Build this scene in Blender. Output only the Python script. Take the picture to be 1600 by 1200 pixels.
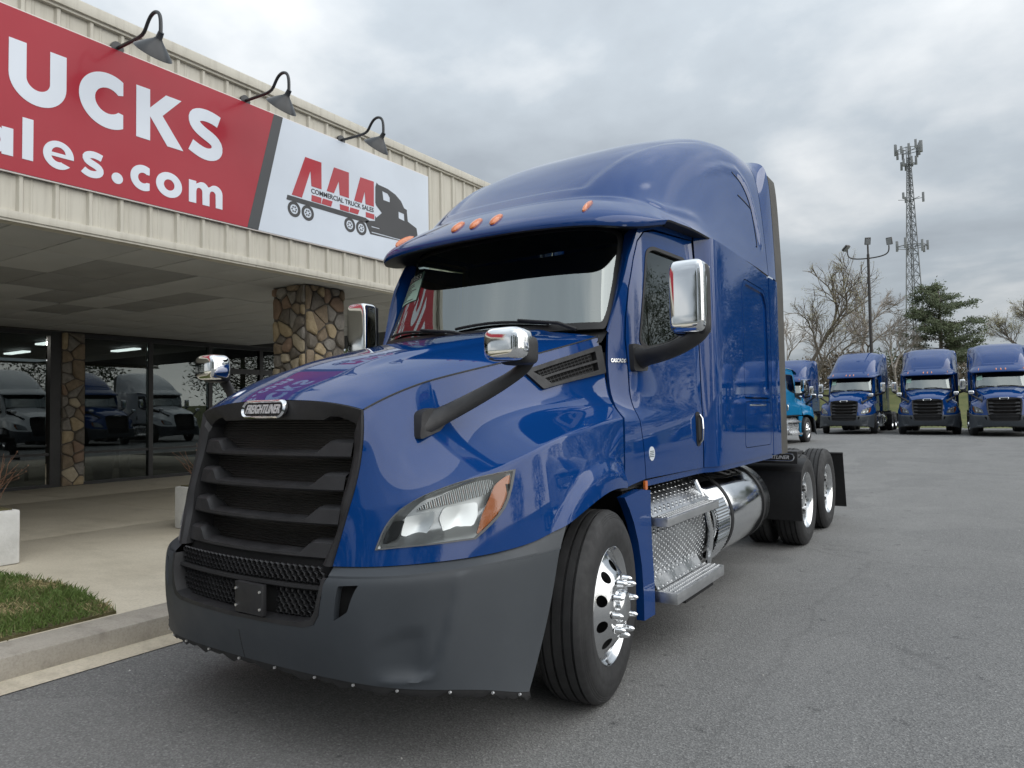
# Overcast truck-lot scene: a blue sleeper tractor beside a showroom canopy.  Units: metres.
# x to the truck's left (driver's) side, y towards its rear, z up; the front bumper stands at y = 0.
import bpy, bmesh, math, random
from mathutils import Vector, Matrix
from mathutils.geometry import delaunay_2d_cdt
import numpy as np
for o in list(bpy.data.objects): bpy.data.objects.remove(o)
SC = bpy.context.scene
COL = SC.collection
# ---------------------------------------------------------------- camera
cd = bpy.data.cameras.new('camera'); cam = bpy.data.objects.new('camera', cd); COL.objects.link(cam)
cd.sensor_fit = 'HORIZONTAL'; cd.sensor_width = 36; cd.lens = 36*1110/1600; cd.clip_start = .05; cd.clip_end = 3000
_f = 1110.
_Y = np.array([734, 30, _f]); _Y /= np.linalg.norm(_Y)
_X = np.array([1680, -68, -_f]); _X -= _Y*_Y.dot(_X); _X /= np.linalg.norm(_X)
_R = np.stack([_X, _Y, np.cross(_X, _Y)])
_r, _u, _b_ = _R[:, 0], -_R[:, 1], -_R[:, 2]
cam.matrix_world = Matrix(((_r[0], _u[0], _b_[0], 2.86), (_r[1], _u[1], _b_[1], -2.0), (_r[2], _u[2], _b_[2], 1.53), (0, 0, 0, 1)))
SC.camera = cam
# ---------------------------------------------------------------- overcast sky
SUN_EL, SUN_ROT = math.radians(27), math.radians(84)      # azimuth measured clockwise from +y: from the open side of the lot
w = bpy.data.worlds.new('World'); SC.world = w; w.use_nodes = True
nt = w.node_tree; nt.nodes.clear()
def wn(t, **k):
    n = nt.nodes.new(t)
    for a, b in k.items(): setattr(n, a, b)
    return n
def wmath(op, a, b=None, c=None):
    n = wn('ShaderNodeMath', operation=op)
    for i, v in enumerate((a, b, c)):
        if v is None: continue
        if isinstance(v, (int, float)): n.inputs[i].default_value = v
        else: nt.links.new(v, n.inputs[i])
    return n.outputs[0]
out = wn('ShaderNodeOutputWorld'); bg = wn('ShaderNodeBackground'); nt.links.new(bg.outputs[0], out.inputs[0])
sky = wn('ShaderNodeTexSky', sky_type='NISHITA', sun_disc=False, sun_elevation=SUN_EL, sun_rotation=SUN_ROT)
tc = wn('ShaderNodeTexCoord'); sep = wn('ShaderNodeSeparateXYZ'); nt.links.new(tc.outputs['Generated'], sep.inputs[0])
zc = wmath('MAXIMUM', sep.outputs[2], 0.0)
den = wmath('ADD', zc, .22)
cmb = wn('ShaderNodeCombineXYZ')
nt.links.new(wmath('DIVIDE', sep.outputs[0], den), cmb.inputs[0]); nt.links.new(wmath('DIVIDE', sep.outputs[1], den), cmb.inputs[1])
n1 = wn('ShaderNodeTexNoise'); n1.inputs['Scale'].default_value = 1.0; n1.inputs['Detail'].default_value = 6; n1.inputs['Roughness'].default_value = .46; n1.inputs['Distortion'].default_value = .5
n2 = wn('ShaderNodeTexNoise'); n2.inputs['Scale'].default_value = 4.5; n2.inputs['Detail'].default_value = 6; n2.inputs['Roughness'].default_value = .55
for n in (n1, n2): nt.links.new(cmb.outputs[0], n.inputs['Vector'])
mixn = wmath('ADD', wmath('MULTIPLY', n1.outputs[0], .83), wmath('MULTIPLY', n2.outputs[0], .17))
ramp = wn('ShaderNodeValToRGB'); nt.links.new(mixn, ramp.inputs[0])
ramp.color_ramp.elements[0].position = .38; ramp.color_ramp.elements[0].color = (.43, .475, .525, 1)
ramp.color_ramp.elements[1].position = .62; ramp.color_ramp.elements[1].color = (.92, .945, .96, 1)
e = ramp.color_ramp.elements.new(.5); e.color = (.57, .63, .685, 1)
grad = wmath('MULTIPLY_ADD', zc, 1.70, .74)                 # overcast sky: the zenith shines about three times as bright as the horizon
vm = wn('ShaderNodeVectorMath', operation='SCALE'); nt.links.new(ramp.outputs[0], vm.inputs[0]); nt.links.new(grad, vm.inputs['Scale'])
vs = wn('ShaderNodeVectorMath', operation='SCALE'); nt.links.new(sky.outputs[0], vs.inputs[0]); vs.inputs['Scale'].default_value = .012
va = wn('ShaderNodeVectorMath', operation='ADD'); nt.links.new(vm.outputs[0], va.inputs[0]); nt.links.new(vs.outputs[0], va.inputs[1])
nt.links.new(va.outputs[0], bg.inputs[0]); bg.inputs[1].default_value = .385
# ---------------------------------------------------------------- veiled sun
sd = bpy.data.lights.new('sun', 'SUN'); sd.energy = 1.5; sd.angle = math.radians(98); sd.color = (1, .97, .92)
sun = bpy.data.objects.new('sun', sd); COL.objects.link(sun)
_d = Vector((math.sin(SUN_ROT)*math.cos(SUN_EL), math.cos(SUN_ROT)*math.cos(SUN_EL), math.sin(SUN_EL)))
sun.rotation_euler = _d.to_track_quat('Z', 'Y').to_euler(); sun.location = _d*60
SC.view_settings.view_transform = 'Standard'; SC.view_settings.look = 'None'; SC.view_settings.gamma = 1; SC.view_settings.exposure = .92
SC.view_settings.use_curve_mapping = False
SC.cycles.max_bounces = 8; SC.cycles.transparent_max_bounces = 16; SC.cycles.caustics_reflective = False; SC.cycles.caustics_refractive = False
# ---------------------------------------------------------------- smooth body surfaces (cubic B-spline nets, metres)
import numpy as np
def _b(t):
    return np.stack([(1-t)**3, 3*t**3-6*t**2+4, -3*t**3+3*t**2+3*t+1, t**3], -1)/6.0
def _ext(N):
    N = np.concatenate([[2*N[0]-N[1]], N, [2*N[-1]-N[-2]]], 0)
    return N
def bsp(net, U, V, sym=None):
    n, m = net.shape[:2]
    E = _ext(net); E = np.swapaxes(_ext(np.swapaxes(E, 0, 1)), 0, 1)
    if sym == 0: E[0] = E[2]*[-1, 1, 1]                    # smooth across the truck's middle plane
    if sym == 1: E[:, 0] = E[:, 2]*[-1, 1, 1]
    U = np.clip(np.asarray(U, float), 0, n-1-1e-9); V = np.clip(np.asarray(V, float), 0, m-1-1e-9)
    i = U.astype(int); j = V.astype(int)
    bu = _b(U-i); bv = _b(V-j)
    out = np.zeros(U.shape+(3,))
    for a in range(4):
        for b in range(4):
            out += (bu[..., a]*bv[..., b])[..., None]*E[i+a, j+b]
    return out
def bsp1(c, U):
    c = np.asarray(c, float)
    E = _ext(c[:, None] if c.ndim == 1 else c)
    U = np.clip(np.asarray(U, float), 0, len(c)-1-1e-9); i = U.astype(int); b = _b(U-i)
    o = sum(b[..., a, None]*E[i+a] for a in range(4))
    return o[..., 0] if c.ndim == 1 else o
def sstep(a, b, x):
    t = np.clip((x-a)/(b-a), 0, 1); return t*t*(3-2*t)
# hood side and fender, half: columns run back from the grille edge, rows run down from the hood crease
HS = np.array([
 [(.585,.255,1.545),(.60,.245,1.45),(.602,.225,1.33),(.60,.195,1.22),(.59,.165,1.13),(.59,.165,1.13),(.575,.135,1.02),(.552,.10,.885)],
 [(.615,.34,1.59),(.645,.30,1.46),(.66,.265,1.34),(.665,.235,1.22),(.665,.205,1.12),(.665,.205,1.12),(.66,.175,1.02),(.65,.14,.885)],
 [(.65,.45,1.635),(.69,.42,1.52),(.725,.375,1.38),(.755,.32,1.24),(.765,.28,1.13),(.765,.28,1.13),(.76,.245,1.02),(.75,.205,.885)],
 [(.685,.57,1.675),(.72,.56,1.55),(.77,.52,1.42),(.85,.45,1.28),(.89,.40,1.19),(.89,.40,1.19),(.885,.355,1.04),(.87,.315,.89)],
 [(.72,.72,1.71),(.755,.72,1.59),(.81,.70,1.47),(.93,.63,1.345),(1.015,.57,1.25),(1.015,.57,1.25),(1.02,.51,1.07),(1.005,.46,.90)],
 [(.755,.92,1.752),(.79,.92,1.63),(.85,.91,1.50),(.985,.85,1.40),(1.105,.78,1.325),(1.105,.78,1.325),(1.13,.72,1.10),(1.12,.67,.918)],
 [(.795,1.18,1.805),(.83,1.18,1.69),(.88,1.17,1.54),(1.0,1.12,1.465),(1.13,1.03,1.40),(1.13,1.03,1.40),(1.17,.98,1.16),(1.185,.90,.955)],
 [(.845,1.52,1.88),(.88,1.52,1.75),(.92,1.52,1.575),(1.01,1.5,1.515),(1.12,1.46,1.45),(1.12,1.46,1.45),(1.165,1.43,1.28),(1.185,1.42,1.118)],
 [(.90,1.93,1.975),(.935,1.93,1.80),(.965,1.93,1.60),(1.02,1.90,1.535),(1.09,1.86,1.475),(1.09,1.86,1.475),(1.12,1.80,1.28),(1.125,1.78,1.075)]])
def flare(p):
    d = np.hypot(p[..., 1]-1.467, p[..., 2]-.49)
    k = .024*(1-sstep(.70, .76, d))*sstep(.85, 1.0, p[..., 0])*sstep(.80, 1.0, p[..., 1])
    p = p.copy(); p[..., 0] += k; return p
def hood_side(U, V): return flare(bsp(HS, U, V))
_cen = [(.205,1.598),(.29,1.66),(.40,1.715),(.52,1.765),(.67,1.81),(.87,1.862),(1.12,1.918),(1.45,1.985),(1.84,2.045)]
HT = np.zeros((9, 6, 3))
for _i in range(9):
    for _j, _f in enumerate((0, .3, .58, .8, .93, 1)):
        e = HS[_i, 0]; y0, z0 = _cen[_i]
        HT[_i, _j] = (e[0]*_f, y0+(e[1]-y0)*_f**2, e[2]+(z0-e[2])*(1-_f**3.2))
def hood_top(U, V):
    p = bsp(HT, U, V, 1); w = .20+.20*p[..., 1]
    p[..., 2] += .013*(1-sstep(w-.05, w+.03, np.abs(p[..., 0])))*sstep(.42, .75, p[..., 1])
    return p
# cab and sleeper side, half: x as a function of (y, z)
CY = np.array([1.70,1.86,1.95,2.03,2.12,2.3,2.6,3.1,3.2,3.255,3.31,3.42,4.2,5.0])
CZ = np.array([1.02,1.15,1.30,1.43,1.475,1.475,1.52,1.60,1.8,2.0,2.3,2.6,2.9])
_cx = {1.70:[1.12,1.12,1.12,1.10,1.09,1.09,1.03,.96,.92,.89,.86,.84,.82],
 1.86:[1.115,1.115,1.115,1.098,1.09,1.09,1.035,.970,.935,.905,.88,.86,.84],
 1.95:[1.112,1.112,1.112,1.098,1.09,1.09,1.04,.980,.950,.925,.90,.88,.86],
 2.03:[1.11,1.112,1.112,1.098,1.09,1.09,1.05,1.01,.99,.97,.95,.93,.91],
 2.12:[1.108,1.112,1.112,1.100,1.092,1.092,1.065,1.046,1.038,1.03,1.015,.995,.96],
 2.3:[1.108,1.112,1.113,1.103,1.096,1.096,1.078,1.066,1.06,1.055,1.045,1.03,1.0],
 2.6:[1.11,1.114,1.116,1.108,1.103,1.103,1.092,1.084,1.078,1.072,1.062,1.048,1.02],
 3.1:[1.115,1.118,1.12,1.117,1.115,1.115,1.110,1.106,1.10,1.095,1.086,1.072,1.05],
 3.2:[1.118,1.12,1.123,1.121,1.119,1.119,1.114,1.110,1.105,1.10,1.09,1.076,1.055]}
_g = []
for y in CY:
    if y in _cx: _g.append(_cx[y])
    else: _g.append([{3.255:1.13,3.31:1.185,3.42:1.2,4.2:1.205,5.0:1.205}[y]-(.006 if z > 2.5 else 0) for z in CZ])
CX = np.array(_g)
CN = np.zeros((len(CY), len(CZ), 3)); CN[..., 0] = CX; CN[..., 1] = CY[:, None]; CN[..., 2] = CZ[None]
_du = np.linspace(0, len(CY)-1, 3000); _yu = bsp1(CY, _du); _dv = np.linspace(0, len(CZ)-1, 3000); _zv = bsp1(CZ, _dv)
def cab(Y, Z):
    return bsp(CN, np.interp(Y, _yu, _du), np.interp(Z, _zv, _dv))
def cabx(y, z): return float(cab(np.array([y]), np.array([z]))[0, 0])
# roof fairing with the visor, half: columns run back from the visor lip, rows from the centre to the side seam
def _st(y, l): return [(x, y, z) for x, z in l]
RF = np.array([
 [(0,1.82,2.69),(.35,1.83,2.69),(.65,1.87,2.685),(.85,1.93,2.68),(.97,2.02,2.675),(1.05,2.14,2.68),(1.10,2.3,2.71),(1.135,2.5,2.76)],
 [(0,1.805,2.725),(.35,1.815,2.725),(.65,1.855,2.72),(.86,1.915,2.715),(.985,2.01,2.71),(1.07,2.13,2.71),(1.12,2.3,2.735),(1.15,2.5,2.79)],
 [(0,1.90,2.82),(.35,1.91,2.82),(.65,1.945,2.815),(.85,2.0,2.805),(.98,2.09,2.795),(1.07,2.2,2.785),(1.125,2.35,2.78),(1.155,2.55,2.795)],
 [(0,2.22,2.99),(.35,2.235,2.99),(.62,2.29,2.988),(.8,2.37,2.98),(.93,2.47,2.96),(1.03,2.58,2.92),(1.10,2.68,2.86),(1.155,2.75,2.81)],
 [(0,2.22,2.99),(.35,2.235,2.99),(.62,2.29,2.988),(.8,2.37,2.98),(.93,2.47,2.96),(1.03,2.58,2.92),(1.10,2.68,2.86),(1.155,2.75,2.81)],
 [(0,2.42,3.175),(.35,2.43,3.175),(.62,2.46,3.165),(.80,2.53,3.14),(.93,2.64,3.08),(1.02,2.75,3.0),(1.09,2.84,2.90),(1.16,2.9,2.82)],
 [(0,2.75,3.42),(.33,2.755,3.42),(.60,2.77,3.405),(.79,2.81,3.36),(.92,2.88,3.26),(1.02,2.97,3.11),(1.09,3.03,2.96),(1.165,3.07,2.825)],
 [(0,3.2,3.67),(.33,3.2,3.67),(.60,3.21,3.65),(.80,3.23,3.59),(.94,3.27,3.45),(1.03,3.31,3.24),(1.10,3.33,3.02),(1.175,3.35,2.82)],
 _st(3.7,[(0,3.865),(.33,3.865),(.62,3.845),(.83,3.78),(.97,3.62),(1.055,3.38),(1.12,3.1),(1.185,2.815)]),
 _st(4.2,[(0,4.035),(.35,4.03),(.66,4.01),(.88,3.93),(1.02,3.75),(1.095,3.45),(1.14,3.12),(1.195,2.80)]),
 _st(4.6,[(0,4.08),(.4,4.08),(.74,4.055),(.97,3.97),(1.085,3.78),(1.135,3.45),(1.165,3.12),(1.205,2.79)]),
 _st(4.96,[(0,4.06),(.42,4.06),(.78,4.04),(1.0,3.955),(1.11,3.77),(1.15,3.45),(1.18,3.12),(1.205,2.775)])])
def poly_dist(P, L):
    d = np.full(P.shape[0], 9.)
    for a, b in zip(L[:-1], L[1:]):
        a = np.array(a); b = np.array(b); ab = b-a
        t = np.clip(((P-a)@ab)/(ab@ab), 0, 1)
        d = np.minimum(d, np.linalg.norm(P-a-t[:, None]*ab, axis=1))
    return d
RIDGE = [(3.49,3.35),(3.75,3.49),(4.15,3.63),(4.44,3.665),(4.61,3.57),(4.70,3.40),(4.76,3.23),(4.80,3.05)]
RIDGE2 = [(2.60,2.95),(2.72,2.93),(2.9,2.941),(3.12,2.96),(3.32,2.962)]
def roof(U, V, emb=True):
    U = np.asarray(U, float); V = np.asarray(V, float)
    p = bsp(RF, U, V, 1)
    if emb:
        e = 1e-2
        du = bsp(RF, np.minimum(U+e, 10.99), V, 1)-bsp(RF, np.maximum(U-e, 0), V, 1)
        dv = bsp(RF, U, np.minimum(V+e, 6.99), 1)-bsp(RF, U, np.maximum(V-e, 0), 1)
        n = np.cross(du, dv); n /= np.linalg.norm(n, axis=-1, keepdims=True)+1e-12
        n *= np.sign(n[..., 2:3]+.3*n[..., 0:1]+1e-9)
        lim = 1.9+np.clip((p[..., 2]-3.05)/.8, 0, 1)*1.2
        a = -.014*(1-sstep(lim-.08, lim+.08, V))*sstep(4.42, 4.6, U)*(1-sstep(8.0, 9.2, U))
        q = np.stack([p[..., 1].ravel(), p[..., 2].ravel()], -1)
        d = poly_dist(q, RIDGE).reshape(U.shape)
        d2 = poly_dist(q, RIDGE2).reshape(U.shape); a = a+.015*(1-sstep(.006, .05, d))*sstep(3.0, 3.6, V)*sstep(3.45, 4.0, p[..., 1])+.007*(1-sstep(.004, .05, d2))*sstep(4.2, 4.9, V)*(1-sstep(3.0, 3.35, p[..., 1]))
        p = p+n*a[..., None]
    return p
# bumper, half: columns run from the centre to the wheel, rows from the top edge down
_bp = [(0,.00),(.2,.005),(.4,.022),(.57,.05),(.70,.10),(.85,.205),(1.0,.37),(1.10,.55),(1.17,.75),(1.2,.885)]
BP = np.zeros((10, 6, 3))
for _i, (x, y) in enumerate(_bp):
    k = _i/9.
    zt = .845+.035*max(0, (x-.9)/.3); zb = [.435,.434,.43,.42,.41,.395,.385,.36,.325,.31][_i]
    yb = [.045,.05,.065,.10,.14,.215,.335,.47,.575,.645][_i]; xb = x if x < 1 else [1.0,1.09,1.15,1.18][_i-6]
    for _j, t in enumerate((0, .06, .35, .65, .9, 1.0)):
        bul = -.022*np.sin(np.pi*min(1, t*.9))*(1-.3*k)
        tt = t**1.6
        BP[_i, _j] = (x+(xb-x)*tt, y+(yb-y)*tt+bul+(.012 if _j == 0 else 0), zt+(zb-zt)*t)
def bumper(U, V):
    p = bsp(BP, U, V, 0)
    # corner ridge, scooped cheek in front of it and a soft line across the cheek
    S = np.array([.16, .10]); q = np.stack([np.asarray(U)*S[0], np.asarray(V)*S[1]], -1).reshape(-1, 2)
    d = poly_dist(q, [np.array(k)*S for k in BRIDGE]).reshape(np.shape(U)); e = poly_dist(q, [np.array(k)*S for k in BSCOOP]).reshape(np.shape(U))
    ue = np.interp(V, [0, .4, 1.67, 2.4, 3.0, 3.6, 4.06, 4.4, 5], [6.15, 6.15, 6.09, 5.96, 5.86, 5.74, 5.59, 5.1, 3.6])
    a = sstep(3.9, 5.0, U)*(1-sstep(ue-.14, ue+.04, U))*sstep(.5, 2.6, V)*(1-sstep(3.7, 4.9, V))
    sc = np.interp(U, [3.8, 4.18, 4.62, 5.02, 5.41], [3.58, 3.09, 2.66, 2.53, 2.48]); low = sstep(sc-.05, sc+.12, V)*sstep(3.7, 4.1, U)*(1-sstep(5.2, 5.5, U))*(1-sstep(3.6, 4.5, V))
    p = p.copy(); k = .016*a+.014*low*a-.007*np.exp(-(d/.016)**2)
    p[..., 1] += k; p[..., 0] -= .3*k
    return p
BRIDGE = [(6.15, .39), (6.09, 1.67), (5.96, 2.4), (5.86, 3.02), (5.74, 3.63), (5.59, 4.06), (5.24, 4.33), (4.49, 4.54)]
BSCOOP = [(5.41, 2.48), (5.02, 2.53), (4.62, 2.66), (4.18, 3.09), (3.8, 3.58)]
# windscreen, half: columns across, rows up
WSN = np.array([
 [(0,1.85,2.02),(0,2.0,2.36),(0,2.15,2.77)],
 [(.3,1.857,2.02),(.295,2.007,2.36),(.29,2.157,2.77)],
 [(.6,1.885,2.02),(.59,2.037,2.36),(.575,2.185,2.765)],
 [(.80,1.925,2.02),(.785,2.085,2.355),(.77,2.235,2.75)],
 [(.89,1.96,2.02),(.88,2.13,2.34),(.865,2.29,2.72)],
 [(.935,1.99,2.02),(.925,2.175,2.32),(.90,2.36,2.69)]])
def screen(U, V): return bsp(WSN, U, V, 0)
# ---------------------------------------------------------------- materials
def mat(name, base, rough=.5, metal=0., coat=0., coat_rough=.03, spec=.5, emit=None, estr=1., ior=None):
    m = bpy.data.materials.new(name); m.use_nodes = True
    b = m.node_tree.nodes['Principled BSDF']; i = b.inputs
    i['Base Color'].default_value = (*base, 1); i['Roughness'].default_value = rough; i['Metallic'].default_value = metal
    i['Coat Weight'].default_value = coat; i['Coat Roughness'].default_value = coat_rough; i['Specular IOR Level'].default_value = spec
    if ior: i['IOR'].default_value = ior
    if emit: i['Emission Color'].default_value = (*emit, 1); i['Emission Strength'].default_value = estr
    return m
class NT:
    def __init__(s, m): s.m = m; s.t = m.node_tree; s.b = s.t.nodes['Principled BSDF']
    def n(s, t, **k):
        q = s.t.nodes.new(t)
        for a, b in k.items(): setattr(q, a, b)
        return q
    def l(s, a, b): s.t.links.new(a, b)
    def noise(s, scale, detail=4, rough=.55, vec=None, stretch=None, dist=0, out=0):
        q = s.n('ShaderNodeTexNoise'); q.inputs['Scale'].default_value = scale; q.inputs['Detail'].default_value = detail
        q.inputs['Roughness'].default_value = rough; q.inputs['Distortion'].default_value = dist
        s.l(s.coord(stretch) if vec is None else vec, q.inputs['Vector']); return q.outputs[out]
    def coord(s, stretch=None):
        c = s.n('ShaderNodeTexCoord').outputs['Object']
        if stretch:
            m = s.n('ShaderNodeMapping'); m.inputs['Scale'].default_value = stretch; s.l(c, m.inputs[0]); c = m.outputs[0]
        return c
    def ramp(s, fac, stops):
        r = s.n('ShaderNodeValToRGB'); s.l(fac, r.inputs[0]); e = r.color_ramp.elements
        while len(e) < len(stops): e.new(.5)
        for q, (p, c) in zip(e, stops):
            q.position = p; q.color = (*c, 1) if hasattr(c, '__len__') else (c, c, c, 1)
        return r.outputs[0]
    def mix(s, fac, a, b, mode='MIX'):
        q = s.n('ShaderNodeMix', data_type='RGBA', blend_type=mode)
        for v, i in ((fac, 0), (a, 6), (b, 7)):
            if hasattr(v, 'is_linked'): s.l(v, q.inputs[i])
            elif i == 0: q.inputs[0].default_value = v
            else: q.inputs[i].default_value = (*v, 1)
        return q.outputs[2]
    def math(s, op, a, b=0.):
        q = s.n('ShaderNodeMath', operation=op)
        for v, i in ((a, 0), (b, 1)):
            if hasattr(v, 'is_linked'): s.l(v, q.inputs[i])
            else: q.inputs[i].default_value = v
        return q.outputs[0]
    def bump(s, h, strength=.3, dist=.01):
        q = s.n('ShaderNodeBump'); q.inputs['Strength'].default_value = strength; q.inputs['Distance'].default_value = dist
        s.l(h, q.inputs['Height']); s.l(q.outputs[0], s.b.inputs['Normal']); return q
    def col(s, c): s.l(c, s.b.inputs['Base Color'])
    def rough(s, c): s.l(c, s.b.inputs['Roughness'])
def nmat(name, c1, c2, scale=8, rough=.6, r2=None, bump=0, bscale=None, stretch=None, bdist=.01, **k):
    m = mat(name, c1, rough, **k); q = NT(m)
    f = q.noise(scale, 5, .6, stretch=stretch); q.col(q.ramp(f, [(.32, c1), (.68, c2)]))
    if r2 is not None: q.rough(q.ramp(q.noise(scale*1.7, 4), [(.35, rough), (.65, r2)]))
    if bump: q.bump(q.noise(bscale or scale*4, 5, stretch=stretch), bump, bdist)
    return m
M = {}
def paint(name, c, rough=.38):
    m = mat(name, c, rough, metal=.0, coat=1.0, coat_rough=.035, spec=.0); q = NT(m)
    f = q.noise(2.2, 4); q.rough(q.ramp(f, [(.3, rough), (.7, rough+.06)]))
    d = q.noise(420, 2); q.col(q.ramp(d, [(.3, tuple(x*.86 for x in c)), (.7, tuple(min(1, x*1.14) for x in c))]))
    cr = q.noise(3.3, 5, .6); q.l(q.ramp(cr, [(.4, .02), (.75, .075)]), q.b.inputs['Coat Roughness'])
    return m
M['blue'] = paint('blue_paint', (.0030, .0375, .165))
M['teal'] = paint('teal_paint', (.012, .17, .36))
M['white_paint'] = paint('white_truck_paint', (.72, .73, .74))
M['plastic'] = nmat('black_plastic', (.014, .014, .0155), (.024, .024, .026), 9, .46, .62, .25, 240, bdist=.002)
M['black'] = nmat('flat_black', (.006, .006, .007), (.012, .012, .013), 5, .8)
M['bumper'] = nmat('grey_bumper_plastic', (.034, .040, .048), (.042, .049, .057), 3, .48, .58, .12, 300, bdist=.0015)
M['chrome'] = nmat('chrome', (.82, .83, .84), (.88, .89, .9), 2, .05, .09, metal=1.)
M['alu'] = nmat('polished_aluminium', (.70, .71, .72), (.76, .77, .78), 4, .11, .17, metal=1.)
M['tank'] = nmat('tank_aluminium', (.74, .75, .76), (.8, .81, .82), 3, .09, .17, metal=1.)
M['rubber'] = nmat('tyre_rubber', (.016, .016, .017), (.028, .028, .029), 11, .62, .78, .15, 90, bdist=.003)
M['amber'] = mat('amber_lens', (.62, .15, .02), .18, coat=1)
M['red'] = mat('red_lens', (.3, .01, .01), .2, coat=1)
M['rad'] = NT(mat('radiator_core', (.016, .015, .014), .7)).m
_q = NT(M['rad']); _w = _q.n('ShaderNodeTexWave', wave_type='BANDS', bands_direction='Z'); _w.inputs['Scale'].default_value = 26; _w.inputs['Distortion'].default_value = .3
_q.l(_q.coord(), _w.inputs[0]); _q.col(_q.mix(_q.noise(3), (.012, .011, .0105), (.035, .031, .027))); _q.bump(_w.outputs[0], .6, .006)
def tread_mat(name, sc, rot, stretch, dark):
    m = mat(name, (.62, .63, .64), .28, metal=1.); q = NT(m); c = q.coord()
    r = q.n('ShaderNodeMapping'); r.inputs['Scale'].default_value = tuple(sc*x for x in stretch); r.inputs['Rotation'].default_value = rot; q.l(c, r.inputs[0])
    v = q.n('ShaderNodeTexVoronoi', feature='F1'); v.inputs['Scale'].default_value = 1.; v.inputs['Randomness'].default_value = 0.; q.l(r.outputs[0], v.inputs['Vector'])
    h = q.ramp(v.outputs['Distance'], [(.16, 1.), (.40, 0.)]); q.bump(h, 1., .02)
    q.rough(q.ramp(q.noise(7, 4), [(.35, .22), (.7, .4)])); q.col(q.mix(h, q.ramp(q.noise(5, 4), [(.3, dark), (.7, tuple(x*1.3 for x in dark))]), (.80, .81, .82)))
    return m
M['tread'] = tread_mat('tread_plate', 30., (.78, 0, 0), (.6, .62, 1.25), (.50, .51, .52)); M['step'] = nmat('brushed_step', (.62, .63, .64), (.74, .75, .76), 9, .30, .42, metal=1., stretch=(4, .3, 4)); M['grip'] = nmat('step_grip', (.30, .31, .32), (.42, .43, .44), 20, .4, metal=.9)
# glass: tinted transmission under a strong coat reflection
def glass(name, tint, ior=1.9, rough=.0):
    m = bpy.data.materials.new(name); m.use_nodes = True; t = m.node_tree; t.nodes.clear()
    o = t.nodes.new('ShaderNodeOutputMaterial'); mx = t.nodes.new('ShaderNodeMixShader'); tr = t.nodes.new('ShaderNodeBsdfTransparent'); gl = t.nodes.new('ShaderNodeBsdfGlossy')
    fr = t.nodes.new('ShaderNodeFresnel'); fr.inputs[0].default_value = ior; tr.inputs[0].default_value = (*tint, 1); gl.inputs['Roughness'].default_value = rough
    gl.inputs[0].default_value = (.93, 1, .985, 1)
    t.links.new(fr.outputs[0], mx.inputs[0]); t.links.new(tr.outputs[0], mx.inputs[1]); t.links.new(gl.outputs[0], mx.inputs[2]); t.links.new(mx.outputs[0], o.inputs[0])
    return m
M['wglass'] = glass('windscreen_glass', (.42, .5, .47), 2.9)
M['sglass'] = glass('tinted_door_glass', (.1, .12, .12), 1.9)
M['lens'] = glass('headlight_lens', (.93, .95, .95), 1.45)
M['shopglass'] = glass('showroom_glass', (.30, .33, .34), 1.75)
# ---------------------------------------------------------------- mesh helpers
ORG = {}
def link(o, parent=None, loc=None):
    COL.objects.link(o)
    if parent is not None:
        o.parent = parent; po = ORG[parent.name]
    else: po = Vector((0, 0, 0))
    if loc is None: o.location = -po if parent is not None else (0, 0, 0); ORG[o.name] = Vector((0, 0, 0))
    else: o.location = Vector(loc)-po; ORG[o.name] = Vector(loc)
    return o
def mesh(name, v, f, m, smooth=True, angle=38):
    me = bpy.data.meshes.new(name); me.from_pydata([tuple(map(float, p)) for p in v], [], f)
    for x in (m if isinstance(m, (list, tuple)) else [m]): me.materials.append(M[x] if isinstance(x, str) else x)
    me.polygons.foreach_set('use_smooth', [smooth]*len(me.polygons))
    if smooth and angle: me.set_sharp_from_angle(angle=math.radians(angle))
    me.update(); return me
def mk(name, v, f, m, parent=None, loc=None, smooth=True, angle=38):
    o = bpy.data.objects.new(name, mesh(name, v, f, m, smooth, angle)); return link(o, parent, loc)
def inst(name, me, parent=None, loc=(0, 0, 0), rot=(0, 0, 0), sc=(1, 1, 1)):
    o = bpy.data.objects.new(name, me); link(o, parent, loc); o.rotation_euler = rot; o.scale = sc; return o
def empty(name, loc):
    o = bpy.data.objects.new(name, None); o.empty_display_size = .2; return link(o, None, loc)
def tag(o, label=None, cat=None, group=None, kind=None):
    if label: o['label'] = label
    if cat: o['category'] = cat
    if group: o['group'] = group
    if kind: o['kind'] = kind
    return o
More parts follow.
